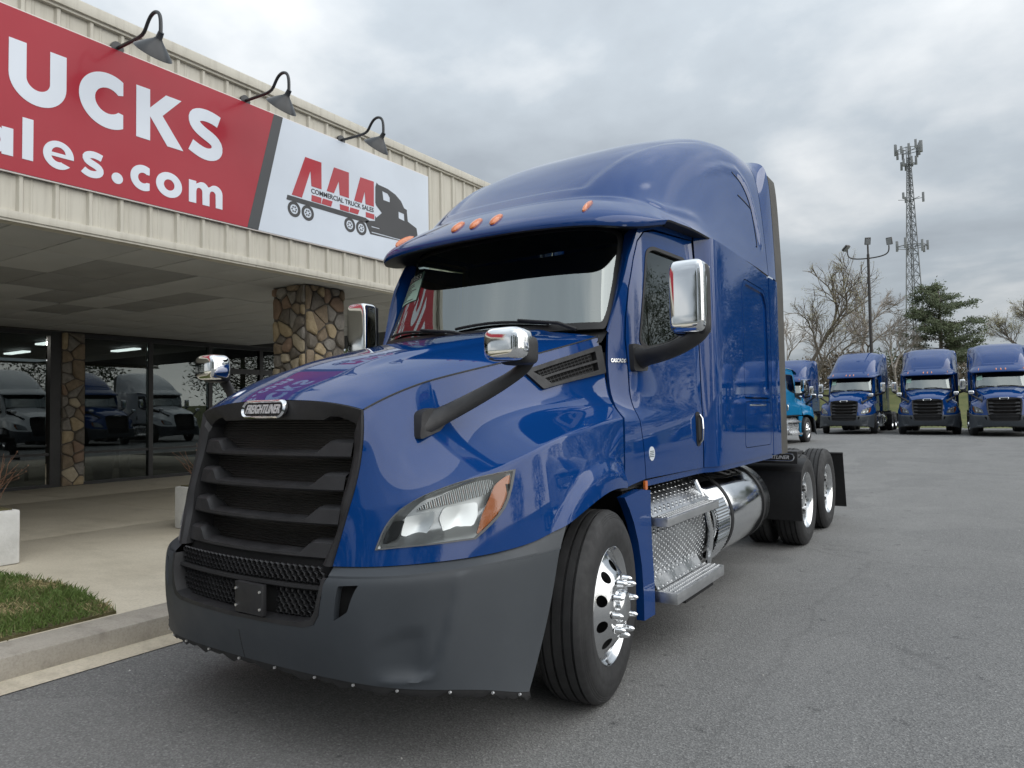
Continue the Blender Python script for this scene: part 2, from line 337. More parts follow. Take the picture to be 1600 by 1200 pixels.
class MB:
    """collects shapes; .build() links them as one mesh"""
    def __init__(s): s.v = []; s.f = []
    def add(s, v, f):
        k = len(s.v); s.v += [tuple(p) for p in v]; s.f += [tuple(i+k for i in q) for q in f]; return s
    def box(s, a, b, bev=0, rot=None, piv=None):
        x0, y0, z0 = a; x1, y1, z1 = b
        if bev:
            bm = bmesh.new(); bmesh.ops.create_cube(bm, size=1)
            for q in bm.verts: q.co = Vector(((x0+x1)/2+q.co.x*(x1-x0), (y0+y1)/2+q.co.y*(y1-y0), (z0+z1)/2+q.co.z*(z1-z0)))
            bmesh.ops.bevel(bm, geom=bm.edges[:], offset=bev, segments=2, affect='EDGES', profile=.6)
            bm.verts.index_update(); v = [q.co.copy() for q in bm.verts]; f = [[q.index for q in p.verts] for p in bm.faces]; bm.free()
        else:
            v = [Vector((x, y, z)) for x in (x0, x1) for y in (y0, y1) for z in (z0, z1)]
            f = [(0, 1, 3, 2), (4, 6, 7, 5), (0, 4, 5, 1), (2, 3, 7, 6), (0, 2, 6, 4), (1, 5, 7, 3)]
        if rot is not None:
            p = Vector(piv if piv is not None else ((x0+x1)/2, (y0+y1)/2, (z0+z1)/2)); v = [rot@(q-p)+p for q in v]
        return s.add(v, f)
    def tube(s, pts, r, n=8, cap=True, flat=1.):
        pts = [Vector(p) for p in pts]; rs = r if hasattr(r, '__len__') else [r]*len(pts)
        v = []; f = []; u = None
        for i, p in enumerate(pts):
            d = (pts[min(i+1, len(pts)-1)]-pts[max(i-1, 0)]).normalized()
            if u is None: u = d.orthogonal().normalized()
            u = (u-d*u.dot(d)).normalized(); w_ = d.cross(u)
            for k in range(n):
                a = 2*math.pi*k/n; v.append(p+(u*math.cos(a)*flat+w_*math.sin(a))*rs[i])
        for i in range(len(pts)-1):
            for k in range(n): f.append((i*n+k, i*n+(k+1) % n, (i+1)*n+(k+1) % n, (i+1)*n+k))
        if cap: f.append(tuple(range(n))[::-1]); f.append(tuple((len(pts)-1)*n+k for k in range(n)))
        return s.add(v, f)
    def lathe(s, prof, n=48, axis='x', cen=(0, 0, 0), close=False):
        """prof: (axial, radius) list"""
        v = []; f = []; m = len(prof)
        for k in range(n):
            a = 2*math.pi*k/n; c, q = math.cos(a), math.sin(a)
            for ax, r in prof:
                p = {'x': (ax, r*c, r*q), 'y': (r*q, ax, r*c), 'z': (r*c, r*q, ax)}[axis]
                v.append((p[0]+cen[0], p[1]+cen[1], p[2]+cen[2]))
        for k in range(n):
            k2 = (k+1) % n
            for i in range(m-1): f.append((k*m+i, k*m+i+1, k2*m+i+1, k2*m+i))
            if close: f.append((k*m+m-1, k*m, k2*m, k2*m+m-1))
        return s.add(v, f)
    def prism(s, poly, fn, a, b):
        """2D polygon swept from depth a to depth b; fn(p, depth) -> 3D"""
        n = len(poly); v = [fn(p, a) for p in poly]+[fn(p, b) for p in poly]
        f = [tuple(range(n)), tuple(range(n, 2*n))[::-1]]+[(i, i+n, (i+1) % n+n, (i+1) % n) for i in range(n)]
        return s.add(v, f)
    def grid(s, G):
        G = np.asarray(G); n, m = G.shape[:2]
        return s.add(G.reshape(-1, 3).tolist(), [(i*m+j, (i+1)*m+j, (i+1)*m+j+1, i*m+j+1) for i in range(n-1) for j in range(m-1)])
    def mirror(s):
        r = MB(); r.v = [(-p[0], p[1], p[2]) for p in s.v]; r.f = [tuple(q[::-1]) for q in s.f]; return r
    def both(s): return MB().add(s.v, s.f).add(s.mirror().v, s.mirror().f)
    def build(s, name, m, parent=None, loc=None, smooth=True, angle=38):
        if loc is not None and parent is not None or loc is not None:
            L = Vector(loc); return mk(name, [Vector(p)-L for p in s.v], s.f, m, parent, loc, smooth, angle)
        return mk(name, s.v, s.f, m, parent, None, smooth, angle)
def roundpoly(P, r, n=5):
    P = [np.array(p, float) for p in P]; out = []; N = len(P)
    for i in range(N):
        a, b, c = P[i-1], P[i], P[(i+1) % N]; rr = r[i] if hasattr(r, '__len__') else r
        d1 = a-b; d2 = c-b; l1 = np.linalg.norm(d1); l2 = np.linalg.norm(d2); k = min(rr, l1*.45, l2*.45)
        if k < 1e-6: out.append(tuple(b)); continue
        p, q = b+d1/l1*k, b+d2/l2*k
        for t in np.linspace(0, 1, n): out.append(tuple((1-t)**2*p+2*t*(1-t)*b+t*t*q))
    return out
def dens(P, step, closed=True):
    o = []; n = len(P)
    for i in range(n if closed else n-1):
        a = np.array(P[i]); b = np.array(P[(i+1) % n]); k = max(1, int(np.linalg.norm(b-a)/step+.5))
        o += [tuple(a+(b-a)*t/k) for t in range(k)]
    if not closed: o.append(tuple(P[-1]))
    return o
def inside(Q, P):
    P = np.asarray(P); x, y = Q[:, 0], Q[:, 1]; r = np.zeros(len(Q), bool); n = len(P)
    for i in range(n):
        x0, y0 = P[i]; x1, y1 = P[(i+1) % n]
        if y0 == y1: continue
        c = ((y0 > y) != (y1 > y)) & (x < (x1-x0)*(y-y0)/(y1-y0)+x0); r ^= c
    return r
def trim(F, outer, holes=(), step=.04, thick=0., flip=False, sx=1., sy=1., cen=(0, 3.2, 1.4)):
    """triangulate a polygon of the parameter plane (with holes) and lift it by F(a, b) -> 3D; thick adds a turned-in edge"""
    S = np.array([sx, sy])
    loops = [dens([tuple(np.array(p)*S) for p in outer], step)]+[dens([tuple(np.array(p)*S) for p in h], step) for h in holes]
    A = np.array(loops[0]); lo, hi = A.min(0), A.max(0)
    g = np.stack(np.meshgrid(np.arange(lo[0], hi[0], step), np.arange(lo[1], hi[1], step), indexing='ij'), -1).reshape(-1, 2)
    ok = inside(g, A)
    for h in loops[1:]: ok &= ~inside(g, h)
    g = g[ok]
    for h in loops:
        if len(g): g = g[poly_dist(g, [*h, h[0]]) > .45*step]
    pts = []; ed = []
    for h in loops:
        k = len(pts); pts += h; ed += [(k+i, k+(i+1) % len(h)) for i in range(len(h))]
    pts += [tuple(p) for p in g]
    V, E_, T, *_ = delaunay_2d_cdt([Vector(p) for p in pts], ed, [], 0, 1e-7)
    V = np.array([(p.x, p.y) for p in V]); T = np.array([tuple(t) for t in T])
    c = V[T].mean(1); ok = inside(c, A)
    for h in loops[1:]: ok &= ~inside(c, h)
    T = T[ok]; V3 = F(V[:, 0]/sx, V[:, 1]/sy)
    if cen is not None:                                   # outward: away from the truck's middle line
        fn = np.cross(V3[T[:, 1]]-V3[T[:, 0]], V3[T[:, 2]]-V3[T[:, 0]]); flip = float((fn*(V3[T].mean(1)-np.array(cen))).sum()) < 0
    if flip: T = T[:, ::-1]
    used = np.unique(T); mp = -np.ones(len(V), int); mp[used] = np.arange(len(used)); V3 = V3[used]; T = mp[T]
    v = [tuple(p) for p in V3]; f = [tuple(map(int, t)) for t in T]
    if thick:
        nn = np.zeros_like(V3); fn = np.cross(V3[T[:, 1]]-V3[T[:, 0]], V3[T[:, 2]]-V3[T[:, 0]])
        for k in range(3): np.add.at(nn, T[:, k], fn)
        nn /= np.linalg.norm(nn, axis=1, keepdims=True)+1e-12
        cnt = {}
        for t in f:
            for a, b in ((t[0], t[1]), (t[1], t[2]), (t[2], t[0])): cnt[(a, b)] = 1
        be = [(a, b) for a, b in cnt if (b, a) not in cnt]; m2 = {}
        for a, b in be:
            for q in (a, b):
                if q not in m2: m2[q] = len(v); v.append(tuple(V3[q]-nn[q]*thick))
            f.append((b, a, m2[a], m2[b]))
    r = MB(); r.v = v; r.f = f; return r
def patch(F, u0, u1, nu, v0, v1, nv, flip=False):
    U, V = np.meshgrid(np.linspace(u0, u1, nu), np.linspace(v0, v1, nv), indexing='ij'); r = MB().grid(F(U, V))
    if flip: r.f = [q[::-1] for q in r.f]
    return r
def text_mb(s, size, fn, depth=.003, shear=0., bold=0., space=1., a=0., b=None):
    """flat lettering with thickness; fn(x, y, d) -> 3D.  Centred on its own box"""
    cu = bpy.data.curves.new('t', 'FONT'); cu.body = s; cu.size = size; cu.shear = shear; cu.offset = bold; cu.space_character = space; cu.resolution_u = 3
    cu.extrude = depth/2; o = bpy.data.objects.new('t', cu); COL.objects.link(o)
    dg = bpy.context.evaluated_depsgraph_get(); me = o.evaluated_get(dg).to_mesh()
    co = np.array([q.co[:] for q in me.vertices]); lo, hi = co.min(0), co.max(0); c = (lo+hi)/2
    sc = 1.
    if b is not None: sc = b/(hi[0]-lo[0])
    r = MB().add([fn((p[0]-c[0])*sc, (p[1]-c[1])*(sc if a == 0 else a/(hi[1]-lo[1])), p[2]+depth/2) for p in co], [tuple(q.vertices) for q in me.polygons])
    bpy.data.objects.remove(o); bpy.data.curves.remove(cu); return r
# ---------------------------------------------------------------- ground, kerb, walkway, grass
rnd = random.Random(7); nr = np.random.RandomState(11)
def gz(x, y):
    bank = 2.7*sstep(45, 60, y+.10*x)+2.5*sstep(30, 70, -x-12)*sstep(-30, 0, y)
    return .17*sstep(12, 36, y)+bank
def asphalt():
    m = mat('asphalt', (.06, .06, .062), .85, spec=.35); q = NT(m)
    c = q.coord()
    big = q.noise(.22, 6, .66, stretch=(1, .6, 1)); mid = q.noise(1.3, 7, .7); fine = q.noise(85, 3, .7); grit = q.noise(260, 2, .6)
    base = q.ramp(big, [(.3, (.165, .165, .163)), (.7, (.225, .223, .217))])
    base = q.mix(q.ramp(mid, [(.38, 0.), (.70, .8)]), base, (.135, .135, .134))
    lane = q.noise(.55, 5, .6, stretch=(1., .06, 1)); base = q.mix(q.ramp(lane, [(.46, 0.), (.66, .55)]), base, (.115, .115, .115))
    patch_ = q.noise(.42, 2, .3, dist=1.2); base = q.mix(q.ramp(patch_, [(.565, 0.), (.585, .5)]), base, (.118, .118, .119))
    drip = q.noise(5.5, 3, .5); base = q.mix(q.ramp(drip, [(.655, 0.), (.72, .8)]), base, (.06, .06, .061))
    v = q.n('ShaderNodeTexVoronoi', feature='F1'); v.inputs['Scale'].default_value = 110; q.l(c, v.inputs['Vector'])
    sep = q.n('ShaderNodeSeparateColor'); q.l(v.outputs['Color'], sep.inputs[0])
    base = q.mix(q.ramp(sep.outputs[0], [(.0, 0.), (.55, .25), (.985, .55), (1., 1.)]), base, (.36, .36, .35))
    base = q.mix(q.ramp(fine, [(.3, .55), (.6, 0.)]), base, (.062, .062, .063))
    sp = q.noise(.9, 3, .5, stretch=(1, .55, 1)); sp2 = q.noise(7, 4, .6)
    base = q.mix(q.math('MULTIPLY', q.ramp(sp, [(.63, 0.), (.72, 1.)]), q.ramp(sp2, [(.45, 0.), (.62, .6)])), base, (.07, .07, .071))
    cr = q.n('ShaderNodeTexVoronoi', feature='DISTANCE_TO_EDGE'); cr.inputs['Scale'].default_value = .11
    wv = q.n('ShaderNodeVectorMath', operation='ADD'); wn_ = q.n('ShaderNodeTexNoise'); wn_.inputs['Scale'].default_value = .8; wn_.inputs['Detail'].default_value = 5; q.l(c, wn_.inputs['Vector'])
    sc_ = q.n('ShaderNodeVectorMath', operation='SCALE'); sc_.inputs['Scale'].default_value = .7; q.l(wn_.outputs['Color'], sc_.inputs[0]); q.l(c, wv.inputs[0]); q.l(sc_.outputs[0], wv.inputs[1]); q.l(wv.outputs[0], cr.inputs['Vector'])
    base = q.mix(q.ramp(cr.outputs['Distance'], [(.0, .16), (.0014, .1), (.003, 0.)]), base, (.05, .05, .05))
    q.col(base)
    h = q.math('ADD', q.math('MULTIPLY', v.outputs['Distance'], .7), fine); q.bump(h, .75, .006)
    return m
M['asphalt'] = asphalt()
def concrete(name, c1, c2, dirt=(.16, .14, .11), sc=1.):
    m = mat(name, c1, .88, spec=.25); q = NT(m)
    b = q.ramp(q.noise(.7*sc, 6, .62), [(.3, c1), (.7, c2)])
    b = q.mix(q.ramp(q.noise(2.6*sc, 6, .68, stretch=(.5, 1, 1)), [(.5, 0.), (.75, .5)]), b, dirt)
    b = q.mix(q.ramp(q.noise(60, 3, .7), [(.3, .35), (.55, 0.)]), b, tuple(x*.55 for x in c1)); q.col(b); q.bump(q.noise(120, 4, .7), .3, .004)
    return m
M['walk'] = concrete('walkway_concrete', (.54, .485, .385), (.65, .595, .485), dirt=(.36, .32, .245))
M['kerb'] = concrete('kerb_concrete', (.34, .31, .265), (.46, .425, .37), dirt=(.13, .115, .10), sc=2.5)
M['gutter'] = concrete('gutter_concrete', (.52, .465, .36), (.63, .565, .45), sc=2)
M['bank'] = nmat('rough_grass', (.075, .095, .028), (.15, .15, .055), 1.4, .95, bump=.6, bscale=30, bdist=.05)
ys = np.concatenate([np.linspace(-60, 8, 18), np.linspace(10, 44, 18), np.linspace(45, 64, 20), np.array([80, 120, 200, 400, 900])])
xs = np.concatenate([np.array([-900, -400, -200, -110]), np.linspace(-80, -30, 11), np.linspace(-26, 26, 14), np.array([40, 70, 120, 300, 900])])
X_, Y_ = np.meshgrid(xs, ys, indexing='ij'); G = np.stack([X_, Y_, gz(X_, Y_)], -1)
_g = MB().grid(G)
me = mesh('ground', _g.v, [q[::-1] if False else q for q in _g.f], ['asphalt', 'bank'])
for p in me.polygons:
    c = p.center
    if c.y+.10*c.x > 44.5 or c.x < -27 or c.y < -45: p.material_index = 1
tag(link(bpy.data.objects.new('ground', me)), kind='structure')
b = MB()
for y0 in np.arange(-27, 14, 6.0): b.box((-2.25, y0+.0015, -.05), (-1.9, y0+5.9985, .15), .02)
tag(b.build('kerb', 'kerb'), kind='structure')
b = MB()
for y0 in np.arange(-27, 14, 6.0): b.add([(-1.9, y0+.002, .02), (-1.70, y0+.002, .006), (-1.70, y0+5.998, .006), (-1.9, y0+5.998, .02)], [(0, 1, 2, 3)])
tag(b.build('gutter', 'gutter', smooth=False), kind='structure')
b = MB()
for x0 in np.arange(-26.25, -2.3, 4.0):
    for y0 in np.arange(-24, 12, 4.0): b.box((x0+.003, y0+.003, -.05), (x0+3.997 if x0 < -6.5 else -2.253, y0+3.997, .146), .006)
tag(b.build('pavement', 'walk'), kind='structure')
M['soil'] = nmat('lawn_soil', (.07, .06, .025), (.13, .115, .05), 6, .95, bump=.7, bscale=40, bdist=.03)
GP = [(-2.27, -9), (-2.27, .67), (-2.5, .72), (-2.95, .80), (-3.5, .86), (-4.0, .82), (-4.45, .74), (-4.7, .6), (-4.8, -9)]
b = MB().prism(GP, lambda p, d: (p[0], p[1], d), .165, .10); tag(b.build('lawn_ground', 'soil', smooth=False), kind='structure')
gv = []; gf = []; gm = []
P_ = nr.uniform((-4.8, -1.2), (-2.27, .88), (26000, 2)); P_ = P_[inside(P_, np.array(GP))]
cl = np.sin(P_[:, 0]*5.1+1)*np.sin(P_[:, 1]*6.3)+nr.normal(0, .5, len(P_))
for (x, y), k in zip(P_, cl):
    h = nr.uniform(.02, .052)*(1.25 if k > -.2 else .8); a = nr.uniform(0, 6.28); wd = .0035; lx, ly = nr.normal(0, .022, 2); c_, s_ = math.cos(a)*wd, math.sin(a)*wd
    i = len(gv); gv += [(x-c_, y-s_, .163), (x+c_, y+s_, .163), (x+lx*.4+c_*.7, y+ly*.4+s_*.7, .163+h*.6), (x+lx, y+ly, .163+h)]; gf += [(i, i+1, i+2), (i, i+2, i+3)]
    t = 0 if k > -.1 else (1 if k > -.75 else 2); gm += [t, t]
M['gr0'] = nmat('green_grass', (.075, .125, .022), (.12, .18, .04), 30, .7); M['gr1'] = nmat('dull_grass', (.13, .15, .05), (.2, .2, .08), 30, .8); M['gr2'] = nmat('straw_grass', (.33, .27, .13), (.42, .35, .19), 30, .85)
me = mesh('lawn_grass', gv, gf, ['gr0', 'gr1', 'gr2'], smooth=False); me.polygons.foreach_set('material_index', gm)
tag(link(bpy.data.objects.new('lawn_grass', me)), 'patch of short green and straw grass beside the kerb', 'grass', kind='stuff')
b = MB()
for _ in range(420):
    x_, y_ = rnd.uniform(-1.7, 9), rnd.uniform(-2.2, 16); s_ = rnd.uniform(.003, .008); a = rnd.uniform(0, 6.28)
    p0 = [(x_+math.cos(a+k*2.1)*s_*rnd.uniform(.6, 1.2), y_+math.sin(a+k*2.1)*s_*rnd.uniform(.6, 1.2), .0) for k in range(3)]; b.add(p0+[(x_, y_, s_*1.1)], [(0, 1, 3), (1, 2, 3), (2, 0, 3)])
M['grit'] = nmat('loose_grit', (.35, .34, .32), (.6, .59, .57), 9, .9); tag(b.build('loose_grit', 'grit', smooth=False), 'tiny pale stones scattered over the asphalt', 'grit', kind='stuff')
# ---------------------------------------------------------------- showroom building
def fascia_mat():
    m = mat('beige_metal_siding', (.44, .415, .345), .42, spec=.4); q = NT(m)
    b = q.ramp(q.noise(1.1, 4, .55), [(.3, (.50, .475, .405)), (.7, (.58, .555, .48))])
    st = q.noise(9, 5, .65, stretch=(1, 1.6, .12)); b = q.mix(q.ramp(st, [(.48, 0.), (.72, .5)]), b, (.34, .315, .26))
    sp = q.noise(22, 3, .6); b = q.mix(q.ramp(sp, [(.70, 0.), (.76, .6)]), b, (.2, .17, .12)); q.col(b); q.bump(q.noise(3, 3), .08, .01)
    return m
M['siding'] = fascia_mat()
M['tile'] = nmat('soffit_tile', (.40, .412, .415), (.46, .472, .475), 1.2, .9, bump=.2, bscale=90, bdist=.003)
M['tile_dark'] = nmat('stained_soffit_tile', (.25, .256, .256), (.30, .306, .305), 2.2, .9, bump=.2, bscale=90, bdist=.003)
M['frame'] = nmat('dark_window_frame', (.012, .012, .013), (.02, .02, .021), 6, .4)
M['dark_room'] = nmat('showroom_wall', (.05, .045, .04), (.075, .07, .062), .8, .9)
M['mortar'] = nmat('dark_mortar', (.09, .08, .07), (.15, .135, .115), 14, .95, bump=.5, bscale=60)
XF, XW, ZC = -3.95, -12.65, 3.26
YA, YB = -8.0, 12.0
BLD = empty('showroom', (-8.0, 3.0, 0)); tag(BLD, 'beige metal-sided showroom with stone pillar and deep canopy over dark windows', 'building')
# one siding sheet: flat pan with trapezoid ribs every 0.285 m
rib = [(0, 0), (.105, 0), (.122, .026), (.150, .026), (.167, 0), (.21, 0), (.218, .005), (.232, .005), (.24, 0)]
prof = []
for k in range(3): prof += [(k*.285+a, d) for a, d in rib]
prof.append((.855, 0))
v = []; f = []
for i, (a, d) in enumerate(prof): v += [(d, a, 0), (d, a, 1.96)]
f = [(2*i, 2*i+2, 2*i+3, 2*i+1) for i in range(len(prof)-1)]
sheet = mesh('siding_panel', v, f, 'siding', smooth=False)
y = -7.975
while y < YB-.8: inst('siding_panel', sheet, BLD, (XF, y, 3.28)); y += .855
b = MB().box((XF-.05, YA, 3.215), (XF+.045, YB, 3.285), .006).box((XF-.10, YA, 3.195), (XF+.03, YB, 3.217)); b.build('fascia_trim', 'siding', BLD)
b = MB().box((XF-.4, YA, 5.225), (XF+.075, YB, 5.335), .012).box((XF-.4, YA, 5.20), (XF+.045, YB, 5.226)); b.build('coping', 'siding', BLD)
MB().box((XW-12, YA, 5.0), (XF-.41, YB, 5.2)).box((XF-.06, YA+.02, 3.3), (XF-.02, YB-.02, 5.2)).box((XW-12, YB-.3, ZC+.1), (XF-.07, YB-.1, 4.99)).build('roof_deck', 'siding', BLD, smooth=False)
MB().box((XW-8, YA, ZC+.03), (XF-.07, YB-.31, ZC+.09)).build('soffit_backing', 'black', BLD, smooth=False)
tl = mesh('soffit_tile', *(lambda q: (q.v, q.f))(MB().box((-.592, -.294, 0), (.592, .294, .02), .004)), 'tile'); td = tl.copy(); td.materials[0] = M['tile_dark']
DARK = {(1, 2), (1, 3), (2, 2), (2, 3), (2, 1), (2, 5), (3, 5), (4, 4), (3, 3)}
for i in range(8):
    for j in range(-12, 14):
        if -5.21+1.2*(1-i)-.6 < XW-.2: continue
        dark = (i, j) in DARK
        inst('soffit_tile', td if dark else tl, BLD, (-4.62-1.2*i+.005 if i else -4.62, 1.1+.6*j-.0, ZC+(.004 if not dark else .012)+rnd.uniform(-.002, .003)), (rnd.uniform(-.003, .003), rnd.uniform(-.002, .002), 0))
# stone facing: Voronoi stones with chamfered faces
STONES = []
for i, (a, c) in enumerate([((.20, .155, .105), (.30, .235, .165)), ((.13, .115, .095), (.20, .175, .145)), ((.34, .265, .16), (.46, .37, .24)), ((.19, .175, .155), (.30, .28, .25)), ((.22, .15, .105), (.30, .21, .15)), ((.40, .34, .245), (.52, .45, .33))]):
    STONES.append(nmat('field_stone_%s' % 'abcdef'[i], a, c, 9, .85, bump=.8, bscale=26, bdist=.02))
def stones(w_, h_, fn, parent, n, seed):
    r = np.random.RandomState(seed); P = []
    while len(P) < n:
        best = None; bd = -1
        for _ in range(r.randint(2, 12)):
            q = r.uniform((0, 0), (w_, h_)); d = min([math.hypot(q[0]-p[0], (q[1]-p[1])*.85) for p in P] or [9])
            if d > bd: bd, best = d, q
        P.append(best)
    P = np.array(P)
    for i, p in enumerate(P):
        poly = [np.array(q, float) for q in ((0, 0), (w_, 0), (w_, h_), (0, h_))]
        for j, q in enumerate(P):
            if i == j or np.hypot(*(p-q)) > .9: continue
            m_ = (p+q)/2; nrm = q-p; o = []
            for k in range(len(poly)):
                a, c = poly[k], poly[(k+1) % len(poly)]; da, dc = (a-m_)@nrm, (c-m_)@nrm
                if da <= 0: o.append(a)
                if da*dc < 0: o.append(a+(c-a)*da/(da-dc))
            poly = o
        if len(poly) < 3: continue
        c = np.mean(poly, 0); s = max(.3, 1-.016/max(.05, np.mean([np.hypot(*(q-c)) for q in poly])))
        poly = [c+(q-c)*s for q in poly]; poly = roundpoly(poly, .035, 3)
        d = r.uniform(.022, .055); k = len(poly); tl_ = r.normal(0, .05, 2)
        v = [fn(q[0], q[1], 0) for q in poly]+[fn(q[0], q[1], d*.62) for q in poly]+[fn(*(c+(np.array(q)-c)*.80), d+float((np.array(q)-c)@tl_)) for q in poly]+[fn(c[0], c[1], d+.004)]
        f = [(a, (a+1) % k, k+(a+1) % k, k+a) for a in range(k)]+[(k+a, k+(a+1) % k, 2*k+(a+1) % k, 2*k+a) for a in range(k)]+[(2*k+a, 2*k+(a+1) % k, 3*k) for a in range(k)]
        mk('stone', v, f, STONES[r.choice(6, p=[.24, .22, .15, .18, .13, .08])], parent, angle=50)
PX0, PX1, PY0, PY1 = -5.24, -4.60, 4.34, 5.02
pc = MB().box((PX0, PY0, .146), (PX1, PY1, ZC)).build('stone_pillar', 'mortar', BLD, smooth=False)
H_ = ZC-.15
stones(PX1-PX0, H_, lambda a, b_, d: (PX0+a, PY0-d, .15+b_), pc, 64, 3)
stones(PY1-PY0, H_, lambda a, b_, d: (PX1+d, PY0+a, .15+b_), pc, 66, 8)
pc2 = MB().box((XW-.3, 4.92, .146), (XW+.08, 5.36, ZC-.002)).build('stone_pier', 'mortar', BLD, smooth=False)
stones(.44, H_, lambda a, b_, d: (XW+.08+d, 4.92+a, .15+b_), pc2, 30, 5)
# window wall: frame members and one pane per bay
bays = [(YA, -4.9), (-4.9, -1.7), (-1.7, 1.55), (1.55, 4.72), (5.36, 6.78), (6.78, 8.25), (8.25, 9.7), (9.7, 11.6)]
fb = MB()
for y in (-4.9, -1.7, 1.55, 6.78, 8.25, 9.7, 11.6): fb.box((XW-.06, y-.05, .146), (XW+.06, y+.05, ZC-.003))
fb.box((XW-.07, 4.72, .147), (XW+.07, 4.915, ZC-.003)).box((XW-.065, YA, 3.17), (XW+.065, 4.91, ZC-.004)).box((XW-.065, 5.37, 3.17), (XW+.065, 11.7, ZC-.004)).box((XW-.065, YA, .147), (XW+.065, 4.91, .21)).box((XW-.065, 5.37, .147), (XW+.065, 11.7, .21))
fb.box((XW-.055, 8.3, 2.55), (XW+.055, 11.6, 2.68)).box((XW-.05, YA, .78), (XW+.05, 4.715, .83)).box((XW-.05, 5.37, .78), (XW+.05, 8.2, .83))
wf = fb.build('window_frame', 'frame', BLD, smooth=False)
for y0, y1 in bays: MB().box((XW-.008, y0+.052, .212), (XW+.004, y1-.052, 3.168)).build('window_pane', 'shopglass', wf, smooth=False)
# dim showroom behind the glass
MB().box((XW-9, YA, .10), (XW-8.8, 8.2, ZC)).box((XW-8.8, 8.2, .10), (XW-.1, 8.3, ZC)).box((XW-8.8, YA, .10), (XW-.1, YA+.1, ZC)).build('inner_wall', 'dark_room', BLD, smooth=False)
M['tube'] = mat('ceiling_tube_light', (.9, .9, .85), .5, emit=(1, .97, .88), estr=5.)
for x_, y_ in ((-14.6, 4.1), (-14.6, 5.6), (-15.2, 7.6), (-17.5, 3.6), (-17.8, 6.2)): MB().box((x_-.55, y_-.09, ZC-.06), (x_+.55, y_+.09, ZC-.02)).build('ceiling_light', 'tube', BLD, smooth=False)
M['pot'] = nmat('grey_planter_pot', (.20, .205, .21), (.28, .285, .29), 5, .7); M['desk'] = nmat('dark_desk', (.03, .028, .026), (.05, .045, .04), 5, .5); M['post'] = nmat('white_post', (.5, .5, .48), (.6, .6, .58), 5, .6)
o = MB().lathe([(.15, 0), (.15, .17), (.74, .26), (.74, .235), (.68, .0)], 24, 'z', (XW-.75, 6.15, 0)).build('planter_pot', 'pot'); tag(o, 'empty grey tapered pot just inside the showroom glass', 'pot')
o = MB().lathe([(.15, 0), (.15, .115), (1.0, .115), (1.04, .10), (1.04, 0)], 20, 'z', (XW-.6, 6.55, 0)).build('ash_bin', 'post'); tag(o, 'white cylinder bin standing beside the grey pot inside the showroom', 'bin')
for k, (x_, y_) in enumerate(((XW-2.4, 5.9), (XW-3.0, 3.2))):
    b = MB().box((x_-.4, y_-.8, .86), (x_+.4, y_+.8, .91), .01)
    for sx in (-.34, .34):
        for sy in (-.72, .72): b.box((x_+sx-.03, y_+sy-.03, .15), (x_+sx+.03, y_+sy+.03, .858))
    tag(b.build('desk', 'desk'), ('dark desk inside the showroom behind the grey pot' if k == 0 else 'dark desk inside the showroom left of the stone pier'), 'desk')
# planters on the walkway
M['planter'] = nmat('white_rough_planter', (.56, .56, .54), (.70, .70, .68), 5, .85, bump=.5, bscale=45, bdist=.008)
M['twig'] = nmat('dry_brown_stems', (.10, .05, .03), (.19, .10, .06), 20, .9)
def planter(x0, x1, y0, y1, label, seed, nst):
    t = empty('planter', ((x0+x1)/2, (y0+y1)/2, .146)); tag(t, label, 'planter', 'square planters by the canopy')
    b = MB().box((x0, y0, .15), (x1, y1, .66), .02); b.build('planter_box', 'planter', t)
    MB().box((x0+.05, y0+.05, .655), (x1-.05, y1-.05, .672)).build('potting_soil', 'soil', t, smooth=False)
    r = random.Random(seed); b = MB()
    for i in range(nst):
        p = Vector((r.uniform(x0+.12, x1-.1), r.uniform(y0+.12, y1-.12), .66)); d = Vector((r.gauss(0, .38), r.gauss(0, .38), 1)).normalized(); L = [p]
        for k in range(5): d = (d+Vector((r.gauss(0, .16), r.gauss(0, .16), -.03))).normalized(); p = p+d*r.uniform(.06, .14); L.append(p)
        b.tube(L, [.006, .005, .0045, .004, .003, .002], 4)
        q = L[r.randint(2, 4)]; e = q+Vector((r.gauss(0, .1), r.gauss(0, .1), r.uniform(.02, .12))); b.tube([q, e], [.003, .0015], 3); b.tube([e, e+Vector((0, 0, .012))], [.007, .004], 4)
    b.build('dry_stems', 'twig', t)
planter(-5.48, -4.84, .46, 1.10, 'white square planter of dry brown stems at the edge of the lawn', 2, 46)
planter(-5.48, -4.84, 3.04, 3.68, 'white square planter half hidden behind the truck grille under the canopy', 4, 26)
# ---------------------------------------------------------------- sign
def sign_mat(name, c, r=.3):
    m = mat(name, c, r, coat=.12, coat_rough=.1, spec=.3); q = NT(m); q.col(q.ramp(q.noise(.8, 4), [(.3, tuple(x*.93 for x in c)), (.7, tuple(min(1, x*1.06) for x in c))])); q.rough(q.ramp(q.noise(2, 4), [(.35, r), (.7, r+.12)])); return m
M['sred'] = sign_mat('sign_red', (.34, .010, .026)); M['swhite'] = sign_mat('sign_white', (.60, .66, .74), .35); M['sgrey'] = sign_mat('sign_grey', (.045, .05, .056)); M['sletter'] = sign_mat('sign_letter_white', (.66, .71, .78), .4); M['slogo'] = sign_mat('logo_red', (.40, .035, .05)); M['sdark'] = sign_mat('logo_black', (.035, .037, .042)); M['sedge'] = mat('sign_edge', (.7, .66, .64), .5)
SG = empty('shop_sign', (-3.9, 2.0, 3.62)); tag(SG, 'long red and white shop sign with TRUCKS lettering on the beige fascia', 'sign')
sx0, sx1 = -3.922, -3.893
def SP(p, d): return (sx1+d, p[0], p[1])
Z0, Z1 = 3.615, 5.02
def lerpz(z): return (z-Z0)/(Z1-Z0)
